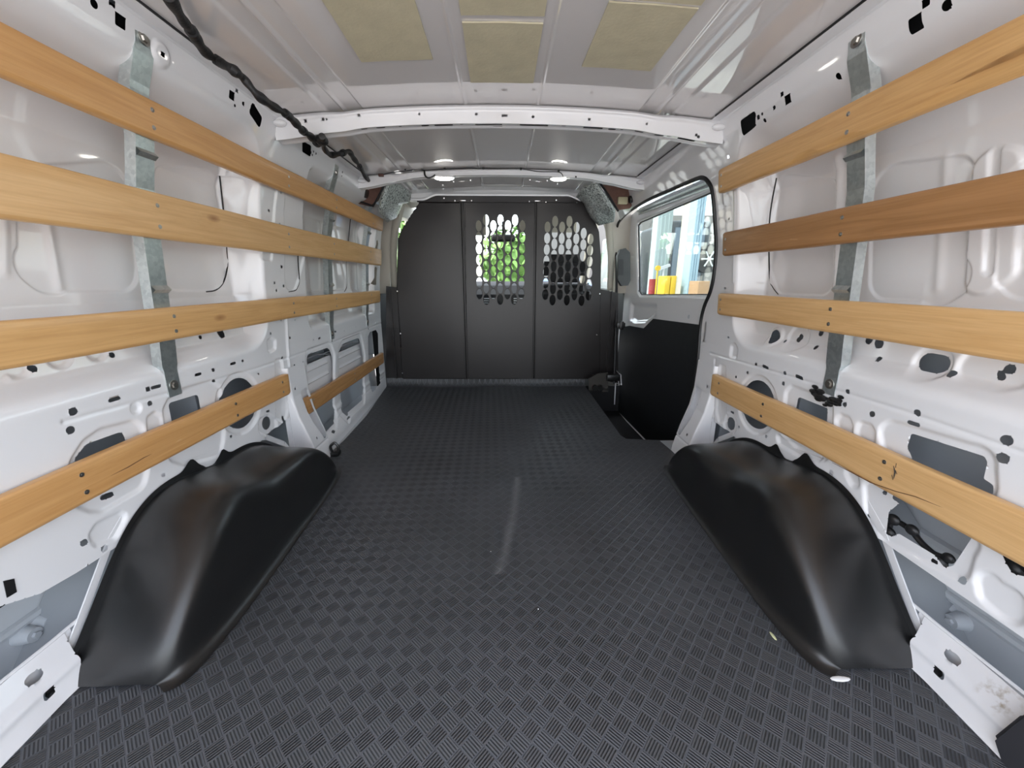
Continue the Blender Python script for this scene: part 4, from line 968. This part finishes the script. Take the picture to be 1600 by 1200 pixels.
MB().box(atY(940,609,2.598)[0], atY(950,609,2.598)[0], 2.585, 2.599, atY(945,612,2.59)[2], atY(945,606,2.59)[2]).build('white_block', BOLTM, root, smooth=False)
for px in (930, 938): x, y, z = atY(px, 606, 2.59); MB().cyl((x, 2.60, z), (x, 2.575, z), .022, .018, 14).build('roller', BLKPLA, root)
# cargo tie-down at the left pillar foot
x, y, z = -.752, 1.575, 0
root = thing('tie_down', (x, y, 0), 'black cargo tie-down hook at the foot of the left pillar', 'tie-down hook')
MB().bbox(x-.012, x+.022, y-.010, y+.030, .0, .020, .004).build('base', BLKPLA, root)
MB().tube(catmull([(x-.004, y, .015), (x-.010, y, .045), (x+.008, y+.004, .060), (x+.020, y+.006, .040), (x+.016, y+.006, .012)], 6), .006, 8).build('hook', BLKPLA, root)

# black block at the rear right corner
bl = MB(); P = [Vector(atX(*p, .80)) for p in ((1548,1152),(1592,1116),(1640,1110),(1660,1240),(1575,1235))]
bm = bmesh.new(); bm.faces.new([bm.verts.new(p) for p in P]); r = bmesh.ops.extrude_face_region(bm, geom=bm.faces[:])
for v in r['geom']:
    if isinstance(v, bmesh.types.BMVert): v.co.x += .04
bmesh.ops.recalc_face_normals(bm, faces=bm.faces[:]); bmesh.ops.bevel(bm, geom=bm.edges[:], offset=.005, segments=2, affect='EDGES'); bl._bm(bm)
tag(bl.build('rear_bumper_block', simple('charcoal_rubber', (.03, .03, .035), .6)), 'charcoal rubber block at the rear right corner of the sill', 'rubber block')
# black wiring clips poking out of the lower right opening
root = thing('lamp_wiring', atX(1450,850,.87), 'black tail-lamp wiring and plugs inside the lower right wall opening', 'wiring')
MB().tube(catmull([atX(x, y, .875) for x, y in [(1388,832),(1392,815),(1402,815),(1415,822),(1425,830),(1440,848),(1455,862),(1466,868),(1478,872)]], 6), .006, 8).build('cable', RUBBER, root)
for x, y, r in [(1389,832,.014),(1425,828,.013),(1467,878,.015),(1482,872,.011),(1396,812,.014)]: MB().sph(atX(x, y, .868), r, .7, 1, .9, 10, 8).build('plug', RUBBER, root)
root = thing('lamp_wiring', atX(1590,890,.87), 'black plug cluster low on the right wall at the picture edge', 'wiring')
MB().tube(catmull([atX(x, y, .873) for x, y in [(1566,868),(1576,878),(1590,884),(1610,890)]], 6), .010, 8).sph(atX(1582,890,.868), .018, .6, 1, 1, 10, 8).build('plug', RUBBER, root)
# black tape hanging at the lower edge of the left wall
tp = MB().tube(catmull([atX(x, y, -.862) for x, y in [(-30,962),(0,944),(25,925),(52,908)]], 5), .006, 8); q = [atX(x, y, -.850)[1:] for x, y in [(6,908),(23,904),(27,925),(12,934)]]
tp.prism([tuple(p) for p in q], 'x', -.856, -.8505); tag(tp.build('black_tape', RUBBER, smooth=False), 'black tape strip poking out under the left wall panel at the picture edge', 'tape')
# litter
def bit(name, px, py, s, mat, label):
    x, y, z = atZ(px, py, .002); m = MB(); m.sph((x, y, .0025), 1, s[0], s[1], .0018, 10, 6); tag(m.build(name, mat), label, 'debris')
bit('dry_leaf', 1208, 994, (.0035, .011), simple('dry_leaf', (.55, .55, .33), .7), 'tiny pale dry leaf on the mat left of the right wheel arch cover')
bit('grit', 841, 952, (.0018, .0018), BOLTM, 'small white grit speck on the mat, in the middle')
bit('grit', 767, 862, (.0016, .0016), BOLTM, 'small white grit speck on the mat beside the scuff mark')
bit('paper_scrap', 1313, 1061, (.020, .006), simple('white_scrap', (.8, .8, .8), .6), 'white scrap caught under the front corner of the right wheel arch cover')
# ------------------------------------------------------------------ cab ahead of the partition
def st(o): o['kind'] = 'structure'; return o
st(MB().box(-.99, .99, 2.86, 4.9, -.20, -.15).box(-.99, .99, 2.78, 2.80, -.24, -.02).build('cab_floor', BLKMAT, smooth=False))
st(MB().box(-.80, .80, 2.775, 3.50, 1.335, 1.350).build('cab_ceiling', HEADL, smooth=False))
st(MB().box(-.85, .85, 2.74, 3.52, 1.352, 1.372).build('cab_roof', LOWSKIN, smooth=False))
for side, n in ((-1, 'wall_cab_left'), (1, 'wall_cab_right')):
    m = MB()
    m.prism([(2.86, -.2), (4.6, -.2), (4.6, .60), (3.95, .68), (2.86, .66)], 'x', *sorted((side*.90, side*.97)))
    st(m.build(n, BLKMAT, smooth=False))
    # beige pillar trim, roof rail and front pillar
    m = MB(); q = [(side*.66, 1.34), (side*.745, 1.10), (side*.795, .80), (side*.805, .66), (side*.97, .66), (side*.97, 1.0), (side*.90, 1.34)]
    m.prism(q, 'y', 2.83, 2.97); m.prism([(2.95, 1.20), (3.55, 1.24), (3.6, 1.36), (2.95, 1.36)], 'x', *sorted((side*.76, side*.93)))
    m.tube([(side*.86, 4.25, .70), (side*.84, 3.95, .95), (side*.80, 3.55, 1.30)], .045, 8)
    st(m.build('trim_18' if side < 0 else 'trim_19', BEIGE, angle=30))
    m = MB().prism([(2.98, .66), (4.15, .66), (3.85, .98), (3.52, 1.22), (2.98, 1.20)], 'x', *sorted((side*.935, side*.939)))
    st(m.build('window_2' if side < 0 else 'window_3', GLASS, smooth=False))
    # belt webbing down the pillar
    b = MB(); P = []
    for t in np.linspace(0, 1, 14):
        z = 1.18-.50*t; x = side*(.715+.055*t+.012*math.sin(t*3.2)); P.append([(x-.022, 2.815-.01*math.sin(t*5), z), (x+.022, 2.815-.01*math.sin(t*5+.6), z)])
    b.grid(np.array(P)); bo = b.build('seat_belt', simple('taupe_webbing', (.50, .47, .40), .8)); sdm = bo.modifiers.new('t', 'SOLIDIFY'); sdm.thickness = .002
    tag(bo, 'taupe seat belt webbing hanging beside the %s pillar behind the partition edge' % ('left' if side < 0 else 'right'), 'seat belt', 'cab seat belts')
m = MB().add([(-.80, 3.52, 1.33), (.80, 3.52, 1.33), (.86, 4.22, .74), (-.86, 4.22, .74)], [(0, 1, 2, 3)]); st(m.build('window_4', GLASS, smooth=False))
root = thing('dashboard', (0, 4.0, .3), 'dark dashboard with pale ledge seen through the partition holes', 'dashboard')
m = MB(); m.prism([(3.78, .15), (3.70, .45), (3.76, .62), (3.95, .70), (4.45, .74), (4.45, .15)], 'x', -.88, .88); m.build('body', DASHM, root, smooth=False)
for x0 in (-.12, .16): 
    m = MB()
    for k in range(5): m.bbox(x0-.06, x0+.06, 3.700, 3.712, .50+k*.02, .508+k*.02, .001)
    o = m.build('air_vent', simple('silver_plastic', (.5, .5, .52), .35, .3), root, smooth=False)
MB().bbox(-.06, .10, 3.695, 3.71, .33, .46, .004).build('display', simple('gloss_black', (.01, .01, .012), .1), root)
def seat(x, lab):
    root = thing('cab_seat', (x, 3.15, -.15), lab, 'seat', 'cab seats')
    def slab(pts, w, r, name):
        m = MB(); bm = bmesh.new(); bmesh.ops.create_cube(bm, size=1)
        (y0, z0), (y1, z1), th = pts
        d = Vector((0, y1-y0, z1-z0)); L_ = d.length; d.normalize(); nrm = Vector((0, d.z, -d.y))
        for v in bm.verts:
            t = v.co.z+.5; k = .80 if (name == 'backrest' and t > .5) else 1; v.co = Vector((x+v.co.x*w*k, y0, z0))+d*(L_*t)+nrm*(v.co.y*th)
        bmesh.ops.bevel(bm, geom=bm.edges[:], offset=r, segments=4, affect='EDGES'); m._bm(bm); return m.build(name, SEATM, root)
    slab(((3.28, .02), (3.02, .72), .13), .50, .05, 'backrest'); slab(((3.10, .04), (3.70, .10), .14), .52, .05, 'seat_cushion')
    slab(((3.00, .735), (2.965, .935), .11), .31, .05, 'headrest')
    for dx in (-.05, .05): MB().cyl((x+dx, 3.02, .68), (x+dx, 2.99, .80), .006).build('headrest_post', GALV, root)
seat(.46, 'charcoal cab seat with headrest behind the right group of partition holes')
seat(-.42, 'charcoal cab seat hidden mostly behind the solid left partition panel')
x, y, z = atY(786, 372, 3.72)
root = thing('rear_view_mirror', (x, y, z+.05), 'dark rear view mirror hanging behind the windscreen', 'mirror')
MB().bbox(x-.11, x+.11, y-.01, y+.02, z-.032, z+.032, .02, 3).build('housing', BLKMAT, root); MB().cyl((x, y+.01, z), (x, y-.06, z+.13), .010).build('stalk', BLKMAT, root)
sv = MB(); sv.bbox(-.62, -.14, 3.44, 3.46, 1.115, 1.32, .008); tag(sv.build('sun_visor', BEIGE), 'beige sun visor left of the rear view mirror', 'sun visor', 'sun visors')
sv = MB(); sv.bbox(.14, .62, 3.44, 3.46, 1.14, 1.32, .008); tag(sv.build('sun_visor', BEIGE), 'beige sun visor right of the rear view mirror', 'sun visor', 'sun visors')
# ------------------------------------------------------------------ outdoors
GZ = -.68
ASPH = simple('concrete_yard', (.55, .54, .52), .9, bump=.3, bscale=60, var=.12, vscale=.7)
g = st(MB().box(-60, 60, -40, 90, GZ-.1, GZ).build('ground', ASPH, smooth=False))
LEAF = simple('foliage', (.16, .30, .07), .7, var=.45, vscale=3); BARK = simple('bark', (.12, .09, .06), .9)
WHITE = simple('white_render', (.78, .79, .80), .7, var=.03, vscale=1); SIDING = simple('white_siding', (.50, .52, .55), .5)
def tree(x, y, h, r, lab):
    root = thing('tree', (x, y, GZ), lab, 'tree', 'trees beyond the windscreen')
    rs = np.random.RandomState(int(abs(x*31+y*17))); m = MB()
    for k in range(520):
        v = rs.normal(size=3); v /= np.linalg.norm(v); rr = r*(.55+.45*rs.rand()); c = np.array([x, y, GZ+h-r*.9])+v*rr*np.array([1, 1, 1.0])
        a = rs.normal(size=3); a /= np.linalg.norm(a); b = np.cross(a, v); b /= np.linalg.norm(b)+1e-6; s_ = r*.13
        m.add([c-a*s_-b*s_*.5, c+a*s_-b*s_*.5, c+a*s_*1.2+b*s_*.5, c-a*s_*.8+b*s_*.5], [(0, 1, 2, 3)])
    m.sph((x, y, GZ+h-r*.9), r*.72, 1, 1, 1, 16, 10)
    m.build('crown', LEAF, root, smooth=False)
    MB().tube(catmull([(x, y, GZ-.05), (x+.05, y, GZ+h*.3), (x, y+.05, GZ+h-r)], 4), [.14]*9, 8).build('trunk', BARK, root)
tree(-3.2, 16, 3.6, 1.7, 'leafy green tree seen through the middle of the partition, left of centre')
tree(0.6, 18, 3.5, 1.8, 'leafy green tree seen through the middle group of partition holes')
tree(-7.5, 12, 4.2, 1.9, 'leafy green tree glimpsed through the left cab window')
tree(4.6, 21, 3.9, 1.9, 'leafy green tree seen through the right group of partition holes')
bb = MB().box(-12, 9, 26, 32, GZ, 2.4).build('far_building', simple('cream_render', (.70, .66, .58), .8), smooth=False); tag(bb, 'long cream building behind the trees', 'building')
def car(x, y, col, lab, w=1.8, l=4.2, h=1.5, rot=0):
    root = thing('parked_car', (x, y, GZ), lab, 'car', 'parked vehicles')
    root_p = (x, y)
    M = simple('car_paint_'+lab.split()[0], col, .3, coat=1); DG = simple('dark_glass', (.02, .03, .035), .08)
    b = MB(); prof = [(-l/2, .32), (-l/2, .75), (-l/2+.15, .86), (-l*.22, .92), (-l*.10, h), (l*.30, h), (l*.44, .95), (l/2, .85), (l/2, .32)]
    V = [(p[0], p[1]+GZ) for p in prof]
    bm = bmesh.new(); f = bm.faces.new([bm.verts.new((x-w/2, y+p[0], p[1])) for p in V]); r = bmesh.ops.extrude_face_region(bm, geom=[f])
    for v in r['geom']:
        if isinstance(v, bmesh.types.BMVert): v.co.x += w
    for v in bm.verts:
        if v.co.z > GZ+1.0: v.co.x = x+(v.co.x-x)*.82
    bmesh.ops.recalc_face_normals(bm, faces=bm.faces[:]); bmesh.ops.bevel(bm, geom=bm.edges[:], offset=.06, segments=3, affect='EDGES'); b._bm(bm); b.build('body', M, root)
    for sx in (-1, 1):
        MB().prism([(y-l*.08, GZ+.98), (y-l*.05, GZ+h-.12), (y+l*.27, GZ+h-.12), (y+l*.38, GZ+.98)], 'x', x+sx*(w*.455)-.01, x+sx*(w*.455)+.01).build('side_window', DG, root, smooth=False)
        for dy in (-l*.30, l*.31):
            MB().cyl((x+sx*(w/2-.20), y+dy, GZ+.34), (x+sx*(w/2+.01), y+dy, GZ+.34), .34, n=28).build('wheel', RUBBER, root)
            o = MB().cyl((x+sx*(w/2), y+dy, GZ+.34), (x+sx*(w/2+.02), y+dy, GZ+.34), .20, n=20); o.build('hub', GALV, root)
    MB().bbox(x-w*.36, x+w*.36, y-l*.185, y-l*.165, GZ+1.0, GZ+h-.14, .01).build('windscreen', DG, root)
car(-1.2, 11.5, (.75, .76, .78), 'silver car parked beyond the windscreen'); car(1.9, 12.5, (.16, .22, .32), 'blue car parked beyond the windscreen, right of the silver one')
# view through the sliding-door window: garage posts, dark truck, drums, white van, boxes
def bY(L, Y): return [(atY(x, y, Y)[0], atY(x, y, Y)[2]) for x, y in L]
for xa, xb, Y, lab, cc in ((1023, 1046, 7.2, 'wide pale garage post outside, leftmost one in the side window', (.36, .43, .44)), (1069, 1078, 6.8, 'thin cream garage post outside, between two wider pale posts', (.50, .47, .38)), (1080, 1094, 6.3, 'blue-grey garage post outside, rightmost one in the side window', (.27, .37, .43))):
    x0 = atY(xa, 400, Y)[0]; x1 = atY(xb, 400, Y)[0]; m = MB().bbox(x0, x1, Y, Y+.25, GZ, 3.6, .01)
    for k in (.25, .5, .75): m.box(x0+(x1-x0)*k-.006, x0+(x1-x0)*k+.006, Y-.012, Y+.01, GZ, 3.6)
    tag(m.build('garage_post', simple('post_paint', cc, .6), smooth=False), lab, 'post', 'garage posts outside the side window')
m = MB().box(1.0, 14.0, 16.0, 16.2, GZ, 3.2); tag(m.build('garage_wall', simple('warm_wall', (.20, .19, .18), .8), smooth=False), 'pale garage wall far behind the parked truck', 'building')
van = thing('white_van', (3.4, 12, GZ), 'white van parked beyond the first garage post', 'van')
P = bY([(996,352),(1024,352),(1024,462),(996,462)], 12.0); x0, x1 = P[0][0]-.4, P[1][0]+.15
MB().bbox(x0, x1, 12.0, 14.5, GZ+.25, P[0][1]-.15, .08, 3).build('body', SIDING, van)
for px in (997, 1005): a = bY([(px, 410), (px+5, 410), (px+5, 420), (px, 420)], 11.98); MB().prism(a, 'y', 11.975, 11.995).build('rear_window', simple('van_glass', (.05, .06, .07), .1), van, smooth=False)
for k in range(7):
    z = atY(1010, 372+k*9, 12)[2]; MB().box(x0+.2, x1-.05, 11.985, 12.0, z, z+.02).build('rib', simple('pale_grey', (.6, .62, .65), .6), van, smooth=False)
MB().cyl((x0+.2, 12.1, GZ+.35), (x0+.2, 12.6, GZ+.35), .35, n=24).build('wheel', RUBBER, van)
MB().cyl((x1-.25, 12.1, GZ+.35), (x1-.25, 12.6, GZ+.35), .35, n=24).build('wheel', RUBBER, van)
tk = thing('off_road_truck', (5.3, 9.0, GZ), 'dark off-road truck with exposed spare wheel outside the side window', 'truck')
TKM = simple('black_truck_paint', (.03, .035, .04), .4); xa = atY(1038, 400, 9.0)[0]; xb = atY(1128, 400, 9.0)[0]
zt = atY(1060, 352, 9)[2]
MB().bbox(xa, xb, 9.0, 11.8, GZ+.5, GZ+1.05, .06, 3).build('body', TKM, tk); MB().bbox(xa+.15, xb-.15, 9.3, 11.2, GZ+1.05, zt+.15, .10, 3).build('cabin', TKM, tk)
MB().bbox(xa+.3, xb-.3, 9.27, 9.29, GZ+1.12, zt, .02).build('rear_window', simple('truck_glass', (.10, .13, .16), .1), tk)
x, y, z = atY(1104, 405, 8.9); MB().cyl((x, 8.98, z), (x, 8.80, z), .30, .30, 30).build('spare_wheel', RUBBER, tk)
for k in range(6):
    a = k*math.pi/3; MB().cyl((x, 8.79, z), (x+.18*math.cos(a), 8.79, z+.18*math.sin(a)), .018, n=8).build('spoke', GALV, tk)
for xx in (xa+.15, xb-.15): MB().cyl((xx-.12, 9.4, GZ+.42), (xx+.12, 9.4, GZ+.42), .42, n=28).build('wheel', RUBBER, tk)
YEL = simple('yellow_paint', (.55, .36, .01), .5); RED = simple('red_paint', (.25, .02, .02), .5)
x0 = atY(1039, 440, 6.4)[0]; x1 = atY(1057, 440, 6.4)[0]; zt = atY(1050, 431, 6.4)[2]
xm = (x0+x1)/2
root = thing('yellow_locker', (xm, 6.4, GZ), 'bright yellow double cabinet outside, low in the side window', 'cabinet')
for a, b in ((x0, xm-.004), (xm+.004, x1)):
    MB().bbox(a, b, 6.4, 6.7, GZ, (zt+GZ)*.5+.1, .01).build('lower_door', YEL, root); MB().bbox(a, b, 6.4, 6.7, (zt+GZ)*.5+.11, zt, .01).build('upper_door', YEL, root)
xr = atY(1034.5, 445, 6.6)[0]-.02; m = MB().cyl((xr, 6.95, GZ), (xr, 6.95, atY(1033, 436, 6.95)[2]), .07, n=16); tag(m.build('red_post', RED), 'red post standing left of the bright yellow cabinet', 'post')
q = bY([(1092,439),(1110,439),(1110,470),(1092,470)], 5.8); m = MB().bbox(q[0][0], q[1][0], 5.8, 6.1, GZ, q[0][1], .01); tag(m.build('cardboard_box', simple('cardboard', (.28, .17, .09), .8)), 'tan cardboard stack outside at the right of the side window', 'box')
q = bY([(1030,418),(1047,412),(1048,416),(1031,423)], 6.9); m = MB().prism(q, 'y', 6.9, 6.94); m.cyl(((q[0][0]+q[1][0])/2, 6.92, GZ), ((q[0][0]+q[1][0])/2, 6.92, q[3][1]+.03), .015, n=8); tag(m.build('sign_arm', SIDING, smooth=False), 'pale slanting arm outside in front of the dark truck', 'arm')
x, y, z = atY(1028.5, 419, 6.1); m = MB().cyl((x, 6.1, z), (x, 6.13, z), .040, n=20); m.cyl((x, 6.12, GZ), (x, 6.12, z), .012, n=8); tag(m.build('yellow_disc', YEL), 'small round yellow sign outside, left of the slanting arm', 'sign')
